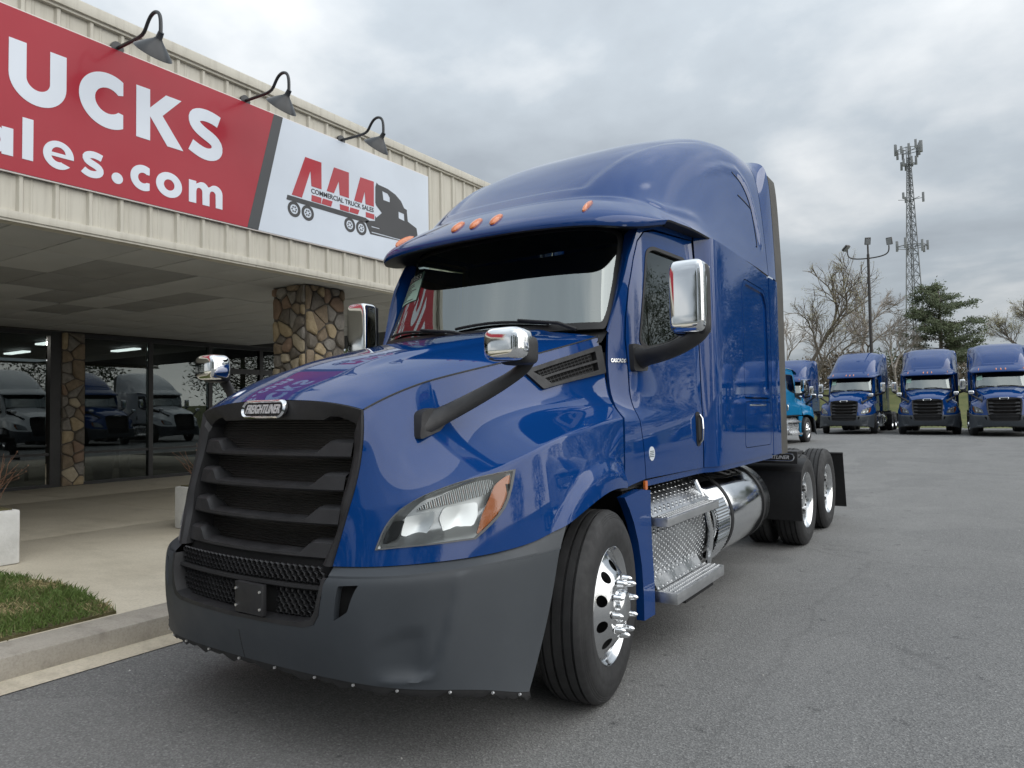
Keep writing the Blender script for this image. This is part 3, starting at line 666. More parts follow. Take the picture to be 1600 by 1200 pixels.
MB().box((sx0, -7.5, Z0-.012), (sx1-.006, 6.06, Z1+.012)).build('backing_frame', 'sedge', SG, smooth=False)
MB().prism([(-7.49, Z0), (2.93, Z0), (3.292, Z1), (-7.49, Z1)], SP, -.004, 0).build('red_panel', 'sred', SG, smooth=False)
MB().prism([(2.931, Z0), (3.075, Z0), (3.42, Z1), (3.293, Z1)], SP, -.004, .0005).build('grey_stripe', 'sgrey', SG, smooth=False)
MB().prism([(3.076, Z0), (6.05, Z0), (6.05, Z1), (3.421, Z1)], SP, -.004, 0).build('white_panel', 'swhite', SG, smooth=False)
def fill(loops):
    """outline with holes -> flat solid 2.5 mm thick on the sign face"""
    r = trim(lambda a, c: np.stack([np.full_like(a, sx1+.0035), a, c], -1), loops[0], loops[1:], step=.4, thick=.003, cen=(-9, 2, 4)); return r
def stroke(L, wd, closed=False):
    L = [np.array(p) for p in L]; n = len(L); a = []; c = []
    for i, p in enumerate(L):
        t = (L[(i+1) % n]-L[i-1]) if closed else L[min(i+1, n-1)]-L[max(i-1, 0)]; t = t/np.linalg.norm(t); nn = np.array([-t[1], t[0]])*wd/2; a.append(tuple(p+nn)); c.append(tuple(p-nn))
    return a+c[::-1]
def arc(cx, cy, rx, a0, a1, n=24, ry=None): return [(cx+rx*math.cos(math.radians(t)), cy+(ry or rx)*math.sin(math.radians(t))) for t in np.linspace(a0, a1, n)]
def bsl(P, n=40): return [tuple(q) for q in bsp1(np.array(P), np.linspace(0, len(P)-1, n))]
glyph = {
 'letter_u': [stroke([(.662, 4.755)]+arc(.822, 4.462, .16, 180, 360, 22)+[(.982, 4.757)], .134)],
 'letter_c': [arc(1.417, 4.497, .262, 58.5, 301.5, 40)+[(1.554, 4.408)]+arc(1.417, 4.497, .122, 318, 42, 24)+[(1.554, 4.593)]],
 'letter_k': [[(1.68, 4.755), (1.817, 4.757), (1.817, 4.575), (1.981, 4.757), (2.146, 4.757), (1.945, 4.535), (2.168, 4.243), (1.996, 4.243), (1.818, 4.49), (1.818, 4.246), (1.68, 4.247)]],
 'letter_s': [stroke(bsl([(2.575, 4.675), (2.52, 4.695), (2.40, 4.71), (2.28, 4.67), (2.29, 4.56), (2.42, 4.50), (2.56, 4.45), (2.56, 4.33), (2.46, 4.285), (2.36, 4.295), (2.25, 4.345)]), .128)],
 'letter_a': [[(.635, 3.74), (.635, 3.975), (.55, 3.975), (.55, 3.955)]+arc(.475, 3.857, .122, 50, 310, 26)+[(.55, 3.76), (.55, 3.74)], arc(.487, 3.857, .055, 0, 345, 20)],
 'letter_l': [[(.703, 3.742), (.787, 3.742), (.787, 4.102), (.703, 4.102)]],
 'letter_e': [arc(.99, 3.854, .126, 0, 318, 40)+[(1.02, 3.79)]+arc(.99, 3.854, .062, 290, 200, 10)+[(.928, 3.838), (1.116, 3.838)], [(.932, 3.872)]+arc(.99, 3.868, .058, 170, 10, 12)+[(1.048, 3.872)]],
 'letter_small_s': [stroke(bsl([(1.36, 3.93), (1.33, 3.94), (1.27, 3.95), (1.21, 3.92), (1.23, 3.875), (1.29, 3.855), (1.35, 3.83), (1.345, 3.775), (1.28, 3.757), (1.23, 3.765), (1.195, 3.79)], 30), .064)],
 'full_stop': [arc(1.502, 3.785, .053, 0, 345, 24)],
 'letter_small_c': [arc(1.752, 3.854, .126, 60, 300, 34)+[(1.815, 3.815)]+arc(1.752, 3.854, .052, 310, 50, 18)+[(1.815, 3.895)]],
 'letter_o': [arc(2.017, 3.854, .137, 0, 352, 44, .127), arc(2.017, 3.854, .056, 0, 350, 30)],
 'letter_m': [[(2.23, 3.74), (2.312, 3.74), (2.312, 3.86)]+arc(2.348, 3.875, .034, 180, 0, 8)+[(2.384, 3.74), (2.464, 3.74), (2.464, 3.86)]+arc(2.502, 3.875, .034, 180, 0, 8)+[(2.538, 3.74), (2.618, 3.74), (2.618, 3.87)]+arc(2.535, 3.895, .083, 0, 120, 10)+[(2.46, 3.94)]+arc(2.385, 3.905, .072, 30, 120, 8)+[(2.312, 3.945), (2.312, 3.972), (2.23, 3.972)]]}
for k, g in glyph.items(): fill(g).build(k, 'sletter', SG, smooth=False)
logo = dict(
 a1=[(3.747, 4.647), (4.0, 4.65), (4.0, 4.313), (3.841, 4.313), (3.827, 4.502), (3.693, 4.134), (3.543, 4.134)], a1b=[(3.844, 4.206), (3.999, 4.206), (3.991, 4.13), (3.84, 4.13)],
 a2=[(4.206, 4.648), (4.46, 4.65), (4.457, 4.315), (4.3, 4.315), (4.285, 4.491), (4.203, 4.315), (4.085, 4.315)], a2b=[(4.022, 4.205), (4.179, 4.205), (4.154, 4.132), (3.998, 4.132)], a2c=[(4.30, 4.2), (4.456, 4.2), (4.455, 4.13), (4.306, 4.13)],
 a3=[(4.665, 4.645), (4.914, 4.65), (4.91, 4.307), (4.757, 4.307), (4.742, 4.475), (4.687, 4.305), (4.55, 4.305)], a3b=[(4.481, 4.2), (4.643, 4.2), (4.616, 4.135), (4.463, 4.135)], a3c=[(4.76, 4.202), (4.917, 4.202), (4.917, 4.135), (4.76, 4.135)])
for k in ('a1', 'a2', 'a3'):
    b = fill([logo[k]])
    for q in ('b', 'c'):
        if k+q in logo: c_ = fill([logo[k+q]]); b.add(c_.v, c_.f)
    b.build('logo_letter', 'slogo', SG, smooth=False)
fill([[(3.48, 4.118), (4.755, 4.121), (4.826, 4.099), (4.772, 4.055), (3.465, 4.06)]]).build('logo_trailer_bed', 'sdark', SG, smooth=False)
fill([[(4.968, 4.651), (4.996, 4.632), (5.183, 4.619), (5.336, 4.577), (5.453, 4.509), (5.512, 4.427), (5.572, 4.413), (5.572, 4.371), (5.59, 4.25), (5.775, 4.191), (5.80, 4.08), (5.76, 3.954), (5.386, 3.94), (4.842, 3.922), (4.746, 4.076), (4.828, 4.10), (4.931, 4.118), (4.935, 4.188), (4.953, 4.166), (5.065, 4.257), (4.955, 4.338), (4.941, 4.374), (4.944, 4.585)],
      [(5.075, 4.565), (5.182, 4.552), (5.223, 4.508), (5.222, 4.441), (5.095, 4.444)], [(5.396, 4.352), (5.511, 4.344), (5.519, 4.242), (5.4, 4.257)], [(4.86, 3.96), (5.56, 3.965), (5.56, 3.951), (4.868, 3.946)], [(4.86, 4.035), (5.016, 4.037), (5.016, 4.024), (4.866, 4.022)]]).build('logo_tractor', 'sdark', SG, smooth=False)
for y_ in (3.577, 3.782, 4.47, 4.675):
    b = fill([arc(y_, 3.968, .094, 0, 350, 36), arc(y_, 3.968, .058, 0, 350, 30)])
    for a in range(0, 360, 60): c_ = fill([arc(y_+.03*math.cos(math.radians(a)), 3.968+.03*math.sin(math.radians(a)), .011, 0, 300, 6)]); b.add(c_.v, c_.f)
    b.build('logo_wheel', 'sdark', SG, smooth=False)
text_mb('COMMERCIAL TRUCK SALES', .07, lambda x, y, d: (sx1+.0012+d, 4.371+x, 4.258+y), .0025, bold=.0012, a=.062, b=1.07).build('logo_lettering', 'sdark', SG, smooth=False)
# gooseneck lamps over the sign
M['lamp'] = nmat('black_lamp_enamel', (.018, .02, .023), (.03, .033, .037), 8, .35)
M['lampin'] = mat('white_lamp_inside', (.6, .6, .58), .5)
def goose(y, label):
    t = empty('sign_lamp', (XF, y, 5.04)); tag(t, label, 'lamp', 'gooseneck lamps over the sign')
    L = bsl([(-3.99, 5.045), (-3.7, 5.035), (-3.50, 5.028), (-3.43, 5.05), (-3.385, 5.12), (-3.33, 5.175), (-3.26, 5.19), (-3.19, 5.16), (-3.163, 5.08), (-3.168, 4.95)], 30)
    MB().tube([(a, y, c) for a, c in L], .0165, 8).build('arm', 'lamp', t)
    MB().lathe([(0, 0), (0, .06), (.03, .06), (.035, 0)], 16, 'x', (XF+.024, y, 5.045)).build('wall_flange', 'lamp', t)
    ax = (Vector((-3.345, y, 4.755))-Vector((-3.172, y, 4.95))).normalized(); q = Vector((0, 0, 1)).rotation_difference(ax).to_matrix()
    for nm, pr, mm in (('shade', [(-.03, 0), (-.03, .034), (.05, .04), (.075, .058), (.10, .085), (.16, .15), (.235, .225), (.242, .228), (.238, .221), (.16, .143), (.10, .078), (.08, .0)], 'lamp'), ('bulb', [(.09, 0), (.10, .03), (.16, .045), (.19, .03), (.20, 0)], 'lampin')):
        b = MB().lathe([(a*.74, c*.74) for a, c in pr], 28, 'z'); b.v = [tuple(q@Vector(p)+Vector((-3.172, y, 4.95))) for p in b.v]; b.build(nm, mm, t)
goose(1.503, 'black gooseneck lamp above the U of the red sign, nearest the left edge'); goose(2.916, 'black gooseneck lamp above the S, where the red panel ends'); goose(4.345, 'black gooseneck lamp above the white logo panel, nearest the truck')
# ---------------------------------------------------------------- the blue sleeper tractor
def orient(b): return b
def offs(F, d, umax, vmax, e=.02):
    """surface F moved outward by d (outward: away from the truck's middle)"""
    def G(U, V):
        U = np.asarray(U, float); V = np.asarray(V, float)
        du = F(np.clip(U+e, -umax, umax), V)-F(np.clip(U-e, -umax, umax), V); dv = F(U, np.clip(V+e, -vmax if V.min() < 0 else 0, vmax))-F(U, np.clip(V-e, -vmax if V.min() < 0 else 0, vmax))
        p = F(U, V); n = np.cross(du, dv); n /= np.linalg.norm(n, axis=-1, keepdims=True)+1e-12
        out = p-np.array([0, 3.2, 1.4]); s = np.sign((n*out).sum(-1, keepdims=True)); dd = d(U, V)[..., None] if callable(d) else d
        return p+n*s*dd
    return G
def full(F):
    """half surface given for x >= 0, widened to both halves: the first parameter may be negative"""
    def G(U, V):
        U = np.asarray(U, float); p = F(np.abs(U), V).copy(); p[..., 0] *= np.where(U < 0, -1, 1); return p
    return G
def fullv(F):
    def G(U, V):
        V = np.asarray(V, float); p = F(U, np.abs(V)).copy(); p[..., 0] *= np.where(V < 0, -1, 1); return p
    return G
M['seal'] = nmat('rubber_seal', (.008, .008, .009), (.014, .014, .015), 20, .55)
M['rubgrey'] = nmat('weathered_rubber', (.05, .048, .043), (.075, .071, .063), 4, .7)
M['letter'] = mat('name_plate_letters', (.72, .72, .74), .3, metal=.35)
M['silver'] = mat('reflector_silver', (.74, .75, .76), .34, metal=.85)
M['hlgrey'] = nmat('headlight_bezel', (.44, .45, .46), (.52, .53, .54), 3, .34, metal=.6)
M['hlrim'] = mat('headlight_rim', (.10, .105, .11), .35)
M['hlblack'] = mat('headlight_black', (.008, .008, .009), .3)
M['cabin'] = nmat('cab_trim_grey', (.055, .055, .056), (.075, .075, .076), 4, .8)
M['cabin_l'] = nmat('cab_headliner', (.22, .215, .205), (.27, .265, .255), 4, .9)
M['label_green'] = mat('price_sheet', (.42, .66, .54), .6); M['label_dark'] = mat('stock_number_band', (.012, .04, .032), .5); M['label_white'] = mat('sheet_ink', (.75, .8, .76), .6)
M['badge'] = nmat('round_badge', (.55, .6, .66), (.62, .66, .7), 20, .5)
_q = NT(mat('drl_ribs', (.7, .72, .74), .15, metal=.9)); _w = _q.n('ShaderNodeTexWave', wave_type='BANDS', bands_direction='Y'); _w.inputs['Scale'].default_value = 22; _w.inputs['Distortion'].default_value = 0; _q.l(_q.coord(), _w.inputs[0]); _q.bump(_w.outputs[0], .9, .01); M['drl'] = _q.m
PARTS = {}
def make_truck(paint_, full_detail=True):
    T = empty('sleeper_tractor', (0, 4.2, 0))
    def two(name, b, m, parent=T, **k):
        a = b.build(name, m, parent, **k); c = b.mirror().build(name, m, parent, **k); return a, c
    # ---- hood and fenders
    hood = patch(fullv(hood_top), 0, 8, 60, -5, 5, 61).build('hood', paint_, T, angle=60)
    HLO = [(1.51, 6.51), (1.55, 6.25), (1.59, 6.0), (1.66, 5.75), (1.76, 5.51), (1.88, 5.29), (2.02, 5.06), (2.19, 4.84), (2.37, 4.58), (2.57, 4.38), (2.81, 4.29), (3.09, 4.27), (3.36, 4.29), (3.64, 4.41), (3.91, 4.58), (4.17, 4.77), (4.44, 4.92), (4.72, 5.05), (4.7, 5.32), (4.67, 5.55), (4.63, 5.77), (4.56, 5.96), (4.46, 6.11), (4.32, 6.27), (4.17, 6.42), (4.02, 6.56), (3.72, 6.54), (3.41, 6.53), (3.06, 6.52), (2.64, 6.5), (2.14, 6.49)]
    VENT = [(6.0, .62), (7.98, .32), (7.98, 1.22), (6.38, 1.42)]
    b = trim(hood_side, [(0, 0), (8, 0), (8, 7), (0, 7)], [HLO, roundpoly(VENT, .06, 3)], step=.02, thick=.03, sx=.16, sy=.11, flip=True)
    b = orient(b)
    fen = two('fender', b, paint_, angle=70)
    # black wheel-house liner
    arch = [hood_side(np.array([u]), np.array([7.]))[0] for u in np.linspace(5.6, 8, 26)]
    g = [[p-np.array([k, 0, 0])+(np.array([0, 1.467-p[1], .49-p[2]])*(-.05 if k > .02 else .0)) for k in (.018, .06, .3, .75)] for p in arch]
    two('wheel_liner', MB().grid(np.array(g)), 'black')
    two('wheel_house', MB().box((.40, .75, .45), (.44, 2.1, 1.4)).box((.44, .66, .62), (1.08, .68, 1.2)).box((.44, 1.98, .35), (1.02, 2.0, 1.1)), 'black', smooth=False)
    # ---- headlights
    lens = orient(trim(offs(hood_side, .003, 8, 7), HLO, step=.02, sx=.16, sy=.11, thick=.012)); A = np.array(HLO)*[.16, .11]
    def bowl(U, V):
        q = np.stack([np.asarray(U)*.16, np.asarray(V)*.11], -1); d = poly_dist(q.reshape(-1, 2), [*A, A[0]]).reshape(q.shape[:-1]); return -.012-.055*sstep(0, .05, d)
    house = orient(trim(offs(hood_side, bowl, 8, 7), HLO, step=.015, sx=.16, sy=.11))
    rim_ = orient(trim(offs(hood_side, .0045, 8, 7), HLO, [[tuple(np.array(p)+(np.array([3.15, 5.6])-p)*.045) for p in HLO]], step=.012, sx=.16, sy=.11, thick=.01))
    pieces = [('main_reflector', [(3.21, 5.82), (3.27, 5.58), (3.6, 5.62), (3.93, 5.68), (3.98, 5.99), (3.9, 6.26), (3.38, 6.21)], 'silver', -.05),
              ('inner_reflector', [(2.27, 6.07), (2.27, 5.54), (2.92, 5.59), (2.94, 5.89), (2.81, 6.21)], 'silver', -.05),
              ('light_strip', [(2.44, 5.31), (2.76, 5.08), (3.05, 5.0), (3.52, 4.8), (3.9, 4.87), (4.23, 5.08), (4.32, 5.29), (4.17, 5.51), (3.46, 5.48), (2.95, 5.41)], 'drl', -.035),
              ('turn_signal', [(4.28, 5.3), (4.45, 5.19), (4.63, 5.15), (4.62, 5.47), (4.57, 5.84), (4.42, 6.14), (4.24, 6.31), (4.03, 6.48), (4.08, 5.97), (4.18, 5.65)], 'amber', -.008),
              ('dark_corner', [(1.63, 6.44), (1.69, 6.02), (1.84, 5.58), (2.22, 5.6), (2.14, 6.17)], 'hlblack', -.03)]
    hl = []
    hb = two('headlight', house, 'hlgrey'); two_l = lens.mirror(); rm = rim_.mirror()
    for h, L_, R_, mir in ((hb[0], lens, rim_, False), (hb[1], two_l, rm, True)):
        L_.build('lens', 'lens', h); R_.build('lens_rim', 'hlrim', h)
        for nm, poly, mm, dp in pieces:
            c = np.mean(poly, 0)
            def cup(U, V, dp=dp, c=c, nm=nm):
                r = np.hypot((np.asarray(U)-c[0])*.16, (np.asarray(V)-c[1])*.11); return dp-(.018*(1-r/.09) if 'reflector' in nm else 0*r)
            big = 1.22 if 'reflector' in nm else 1.
            b = orient(trim(offs(hood_side, cup, 8, 7), roundpoly([tuple(c+(np.array(p)-c)*big) for p in poly], .08, 3), step=.012, sx=.16, sy=.11, thick=.012))
            if mir: b = b.mirror()
            b.build(nm, mm, h)
    # ---- hood side vents
    fr = orient(trim(offs(hood_side, .016, 8, 7), roundpoly([(5.97, .57), (8, .30), (8, 1.25), (6.37, 1.46)], .05, 3), [[(6.22, .73), (7.82, .48), (7.82, .78), (6.40, .99)], [(6.46, 1.07), (7.82, .86), (7.82, 1.12), (6.60, 1.32)]], step=.02, sx=.2, sy=.11, thick=.035))
    vents = two('hood_vent', fr, 'plastic')
    mesh_ = orient(trim(offs(hood_side, -.018, 8, 7), [(6.1, .64), (7.95, .40), (7.95, 1.2), (6.42, 1.4)], step=.03, sx=.2, sy=.11))
    slat = MB()
    for k in range(15):
        u_ = 6.4+k*.09
        pp = offs(hood_side, -.006, 8, 7)(np.full(2, u_)+np.array([0, .1]), np.array([.52, 1.34])); slat.tube(pp, .004, 4)
    for k in (.68, .80, .95, 1.1, 1.22): slat.tube(offs(hood_side, -.006, 8, 7)(np.linspace(6.4, 7.75, 6), np.linspace(k+.12, k-.12, 6)), .004, 4)
    for v_, m_ in ((vents[0], False), (vents[1], True)):
        (mesh_.mirror() if m_ else mesh_).build('vent_backing', 'black', v_); (slat.mirror() if m_ else slat).build('vent_mesh', 'plastic', v_)
    # ---- grille
    def side_edge(V): return bsp(HS, np.zeros_like(V), V)
    O = [p+np.array([0, -.014, -.002]) for p in bsp(HT, np.zeros(9), np.linspace(0, 5, 9))]+[p+np.array([-.003, -.014, 0]) for p in side_edge(np.linspace(.35, 7, 18))]
    I = [np.array(p) for p in ((0, .193, 1.505), (.15, .197, 1.505), (.28, .21, 1.503), (.36, .222, 1.50), (.40, .232, 1.517), (.44, .242, 1.515), (.49, .252, 1.50), (.525, .26, 1.485), (.538, .264, 1.468))]
    I += [np.array([p[0]-.05, p[1]+.006, q]) for p, q in zip(O[9:], np.linspace(1.44, .888, 18))]
    n_ = len(O); rows = []
    for a, c in zip(O, I):
        m1 = a*.5+c*.5+np.array([0, -.006, 0]); rows.append([a+np.array([0, .03, 0]), a, m1, c, c+np.array([-.004*(c[0] > .3), .15, 0])])
    G_ = np.array(rows); Gm = G_[::-1].copy(); Gm[..., 0] *= -1; Gf = np.concatenate([Gm[:-1], G_], 0)
    gr = MB().grid(Gf).build('grille_surround', 'plastic', T, angle=25)
    MB().add([(-.58, .35, 1.56), (.58, .35, 1.56), (.56, .24, .84), (-.56, .24, .84)], [(0, 1, 2, 3)]).build('radiator_core', 'rad', gr, smooth=False)
    b = MB()
    for x_ in (-.27, .0, .28): b.box((x_-.008, .345, .9), (x_+.008, .36, 1.5), rot=Matrix.Rotation(-.13, 3, 'X'))
    b.build('radiator_brace', 'plastic', gr, smooth=False)
    xs_ = np.concatenate([np.linspace(-.535, -.30, 22), np.linspace(-.28, .28, 16), np.linspace(.30, .535, 22)])
    for z0 in (1.335, 1.19, 1.047, .907):
        wz = .535 if z0 > 1.2 else (.525 if z0 > 1 else .515); g = []
        for x_ in xs_:
            x2 = x_/.535*wz; y0 = .066+(z0-.9)*.235+.062*(x2/.54)**2; s = float(sstep(.335, .415, abs(x2)))
            h = .019+.055*s; s2 = float(sstep(.39, .44, abs(x2)))
            g.append([(x2, y0+.085, z0-.012), (x2, y0+.004, z0-.004), (x2, y0-.004, z0+.004), (x2, y0-.002+.012*s, z0+h*.85), (x2, y0+.012+.016*s, z0+h), (x2, y0+.05+.02*s2, z0+h+.010*(1-s)+.004*s), (x2, y0+.10, z0+h*.6+.008)])
        MB().grid(np.array(g)).build('louver', 'plastic', gr, angle=30)
    # oval name plate
    def capsule(wd, hg, n=10): r_ = hg/2; return [(wd/2-r_+r_*math.cos(t), r_*math.sin(t)) for t in np.linspace(-math.pi/2, math.pi/2, n)]+[(-wd/2+r_+r_*math.cos(t), r_*math.sin(t)) for t in np.linspace(math.pi/2, 3*math.pi/2, n)]
    def em(x, y, d, c=(0, .182, 1.556), tilt=.20): return (c[0]+x, c[1]+y*math.sin(tilt)*1.2-d+.06*x*x, c[2]+y*math.cos(tilt))
    def ring(o_, i_, d0, d1, fn):
        n = len(o_); g = []
        for a, c in zip(o_, i_): m_ = ((a[0]+c[0])/2, (a[1]+c[1])/2); g.append([fn(*a, 0), fn(*a, d0), fn(*m_, d1), fn(*c, d0), fn(*c, 0)])
        g.append(g[0]); return MB().grid(np.array(g))
    nb = MB().prism(capsule(.31, .072), lambda p, d: em(p[0], p[1], d), -.01, .008).build('name_plate', 'seal', gr, smooth=False)
    ring(capsule(.325, .088), capsule(.285, .062), .012, .019, em).build('chrome_ring', 'chrome', nb)
    text_mb('FREIGHTLINER', .05, lambda x, y, d: em(x, y, .008+d), .006, shear=.35, bold=.0012, a=.044, b=.25).build('lettering', 'letter', nb, smooth=False)
    # ---- bumper
    bf = full(bumper)
    half = [(1.11, 2.58), (1.65, 2.56), (2.3, 2.52), (2.62, 2.38), (2.78, 2.05), (2.86, 1.4), (2.93, .3), (2.96, 0)]
    out_ = [(0, 2.6)]+half+[(9, 0), (9, 5), (-9, 5), (-9, 0)]+[(-a, c) for a, c in half[::-1]]
    fog = roundpoly([(3.36, .8), (3.95, .7), (3.66, 1.85), (3.23, 2.19)], .06, 3)
    bmp = orient(trim(bf, out_, [fog, [(-a, c) for a, c in fog]], step=.022, thick=.045, sx=.16, sy=.1)).build('bumper', 'bumper', T, angle=50)
    uu = np.linspace(2.96, 9, 40); e0 = bumper(uu, np.zeros(40)); hu = np.linspace(0, 6.05, 40); e3 = hood_side(hu, np.full(40, 7.))+np.stack([-.006*sstep(2, 5, hu), .008+0*hu, -.002+0*hu], -1)
    e1 = e0*.86+e3*.14+np.array([0, 0, -.010]); e2 = e0*.80+e3*.20+np.array([0, 0, .0]); g = np.stack([e0, e1, e2, e3, e3+np.array([-.02, .03, .02])], 1)
    led = MB().grid(g)
    for q in (led, led.mirror()): q.build('bumper_ledge', 'bumper', bmp, angle=20)
    patch(offs(bf, -.07, 9, 5), -8.8, 8.8, 60, -0., 4.9, 8).build('bumper_backing', 'black', bmp)
    for u_ in (.22,): MB().tube(offs(bf, .0003, 9, 5)(np.full(12, u_), np.linspace(3.1, 5, 12)), .0014, 5).build('bumper_seam', 'seal', bmp)
    # centre intake: black surround, two strips of honeycomb, plate bracket
    def yi(x): return .012+.055*(x/.55)**2
    def hexes(z0, z1, x0, skip=None):
        r_ = .0185; b = MB(); row = 0; z = z0+r_
        while z < z1:
            x = -x0+(.5 if row % 2 else 0)*r_*2*.9
            while x < x0:
                if not (skip and skip[0] < x < skip[1] and skip[2] < z < skip[3]):
                    k = len(b.v); v = []
                    for s, dy in ((1.04, .006), (.80, 0), (.76, .018)):
                        for q in range(6): a = math.pi/6+q*math.pi/3; v.append((x+r_*s*math.cos(a)*1.05, yi(x)+.03+dy, z+r_*s*math.sin(a)*.8))
                    b.add(v, [(c*6+q, c*6+(q+1) % 6, c*6+6+(q+1) % 6, c*6+6+q) for c in (0, 1) for q in range(6)])
                x += r_*1.82
            z += r_*1.25; row += 1
        return b
    hexes(.80, .872, .50).build('intake_mesh', 'plastic', bmp, smooth=False); hexes(.655, .775, .485, (.035, .6, .64, .80)).build('intake_mesh', 'plastic', bmp, smooth=False); hexes(.655, .775, .485, (-.6, .245, .64, .80)).build('intake_mesh', 'plastic', bmp, smooth=False)
    inn = [p for p in half]; e0 = bf(np.array([0]+[p[0] for p in half]), np.array([2.6]+[p[1] for p in half])); g = []
    for p in e0: g.append([p+np.array([0, -.003, 0]), p+np.array([-.02*(p[0] > .3), -.004, .018*(p[0] < .53)]), p+np.array([-.03*(p[0] > .3), .055, .026*(p[0] < .53)])])
    g = np.array(g); gm_ = g[::-1].copy(); gm_[..., 0] *= -1; MB().grid(np.concatenate([gm_[:-1], g], 0)).build('intake_surround', 'plastic', bmp, angle=30)
    b = MB()
    xx = np.linspace(-.53, .53, 21); b.grid(np.array([[(x, yi(x)+.018, .780), (x, yi(x)+.012, .786), (x, yi(x)+.016, .797), (x, yi(x)+.06, .80)] for x in xx])); b.grid(np.array([[(x, .09+.055*(x/.55)**2, .62), (x, .09+.055*(x/.55)**2, .9)] for x in xx])); b.build('intake_bar', 'black', bmp)
    pl = MB().box((.045, -.014, .655), (.235, .012, .79), .006).build('plate_bracket', 'plastic', bmp)
    b = MB()
    for x_ in (.058, .222):
        for z_ in (.685, .76): b.tube([(x_, -.014, z_), (x_, -.02, z_)], .006, 8)
    b.build('bracket_bolt', 'silver', pl)
    # rubber air dam with tabs and bolts
    uu = np.linspace(-9, 9, 91); e0 = bf(uu, np.full(91, 5.)); b = MB(); bl = []; g = []
    for k, p in enumerate(e0):
        dz = .030+.014*math.sin(k*.55)**2+.008*math.sin(k*2.1); g.append([p+np.array([0, .012, .02]), p+np.array([0, .006, 0]), p+np.array([0, .014, -dz*.6]), p+np.array([0, .03, -dz])])
        if k % 6 == 3: bl.append(MB().tube([p+np.array([0, .004, -.010]), p+np.array([0, -.004, -.010])], .006, 8))
    b.grid(np.array(g)).build('air_dam', 'rubber', bmp, angle=30); [q.build('air_dam_bolt', 'silver', bmp) for q in bl]
    sm = bsp(HS, np.linspace(0, 8, 60), np.zeros(60)); two('hood_seam', MB().tube(sm+np.array([.001, 0, .0005]), .0045, 5), 'seal', hood)
    # ---- windscreen and pillars
    sf = full(screen); ro = roundpoly([(-4.95, .02), (4.95, .02), (4.95, 2), (-4.95, 2)], .35, 5); ri = roundpoly([(-4.55, .16), (4.55, .16), (4.55, 1.93), (-4.55, 1.93)], .45, 6)
    ws = orient(trim(sf, ro, step=.04, sx=.19, sy=.4)).build('windscreen', 'wglass', T)
    orient(trim(offs(sf, .004, 5, 2), ro, [ri], step=.03, sx=.19, sy=.4, thick=.006)).build('windscreen_seal', 'seal', ws)
    zz = np.array([1.99, 2.08, 2.2, 2.35, 2.5, 2.65, 2.78]); dl = np.interp(zz, [1.99, 2.25, 2.5, 2.7, 2.8], [1.985, 2.075, 2.18, 2.31, 2.40])
    ce = cab(dl, zz); we = screen(np.full(7, 4.97), np.linspace(-.0, 2, 7)); we[:, 2] = np.clip(we[:, 2], 1.99, 2.8)
    mid1 = we*.6+ce*.4+np.array([.012, -.022, 0]); mid2 = we*.2+ce*.8+np.array([.016, -.012, 0])
    two('windscreen_pillar', MB().grid(bsp(np.stack([we, we+np.array([.004, -.012, 0]), mid1, mid2, ce], 1), *np.meshgrid(np.linspace(0, 6, 30), np.linspace(0, 4, 10), indexing='ij'))), paint_, angle=80)
    b = MB(); xx = np.linspace(-.93, .93, 25); b.grid(np.array([[(x, 1.78+.13*(x/.9)**2, 1.99-.05*(x/.9)**2), (x, 1.90+.12*(x/.9)**2, 2.025)] for x in xx])); b.build('cowl_panel', 'plastic', T)
    # wipers
    for sx, sg in ((.42, 1), (-.42, 1)):
        def S(u, v, d): return tuple(offs(sf, d, 5, 2)(np.array([u]), np.array([v]))[0])
        u0 = sx/.3
        L = [S(u0+q*.62-1.9, .20+.055*math.sin(q), .022) for q in np.linspace(0, 4, 9)]
        wp = MB().tube(L, .010, 6).build('wiper', 'seal', T)
        MB().tube([S(u0+1.5, .0, .02), S(u0+.9, .10, .05), S(u0-.2, .24, .04)], [.014, .011, .008], 6).build('wiper_arm', 'plastic', wp)
    if full_detail:
        q = [S2 for S2 in []]
        st = MB(); F_ = offs(sf, .006, 5, 2)
        orient(trim(F_, [(-3.95, .98), (-2.45, 1.02), (-2.45, 1.62), (-3.95, 1.56)], step=.05, sx=.19, sy=.4, thick=.002)).build('price_sheet', 'label_green', ws)
        orient(trim(offs(sf, .0075, 5, 2), [(-3.95, 1.41), (-2.45, 1.47), (-2.45, 1.62), (-3.95, 1.56)], step=.05, sx=.19, sy=.4)).build('stock_band', 'label_dark', ws)
        text_mb('227053', .08, lambda x, y, d: tuple(offs(sf, .009, 5, 2)(np.array([-3.12+x*6.2]), np.array([1.52+y*2.3]))[0]), .002, bold=.001, a=.048, b=.19).build('stock_number', 'label_white', ws, smooth=False)
        b = MB()
        for k in range(9):
            v_ = 1.36-k*.042; s = trim(offs(sf, .0085, 5, 2), (lambda L_: [(-3.85, v_), (-3.85+L_, v_+.018), (-3.85+L_, v_+.034), (-3.85, v_+.016)])(rnd.uniform(.5, 1.25)), step=.05, sx=.19, sy=.4); b.add(s.v, s.f)
        b.build('sheet_lines', 'label_dark', ws)
    # ---- cab side: quarter panel, door, sleeper wall
    def cs(poly, holes=(), d=0., th=.022, step=.035):
        F = cab if not d else (lambda a, c: cab(a, c)-np.array([d, 0, 0]))
        return orient(trim(F, poly, holes, step=step, thick=th))
    dfront = [(2.145, 1.095), (2.125, 1.25), (2.108, 1.42), (2.10, 1.6), (2.105, 1.83), (2.10, 1.97), (2.115, 2.10), (2.16, 2.30), (2.235, 2.50), (2.30, 2.62), (2.40, 2.70), (2.55, 2.735)]
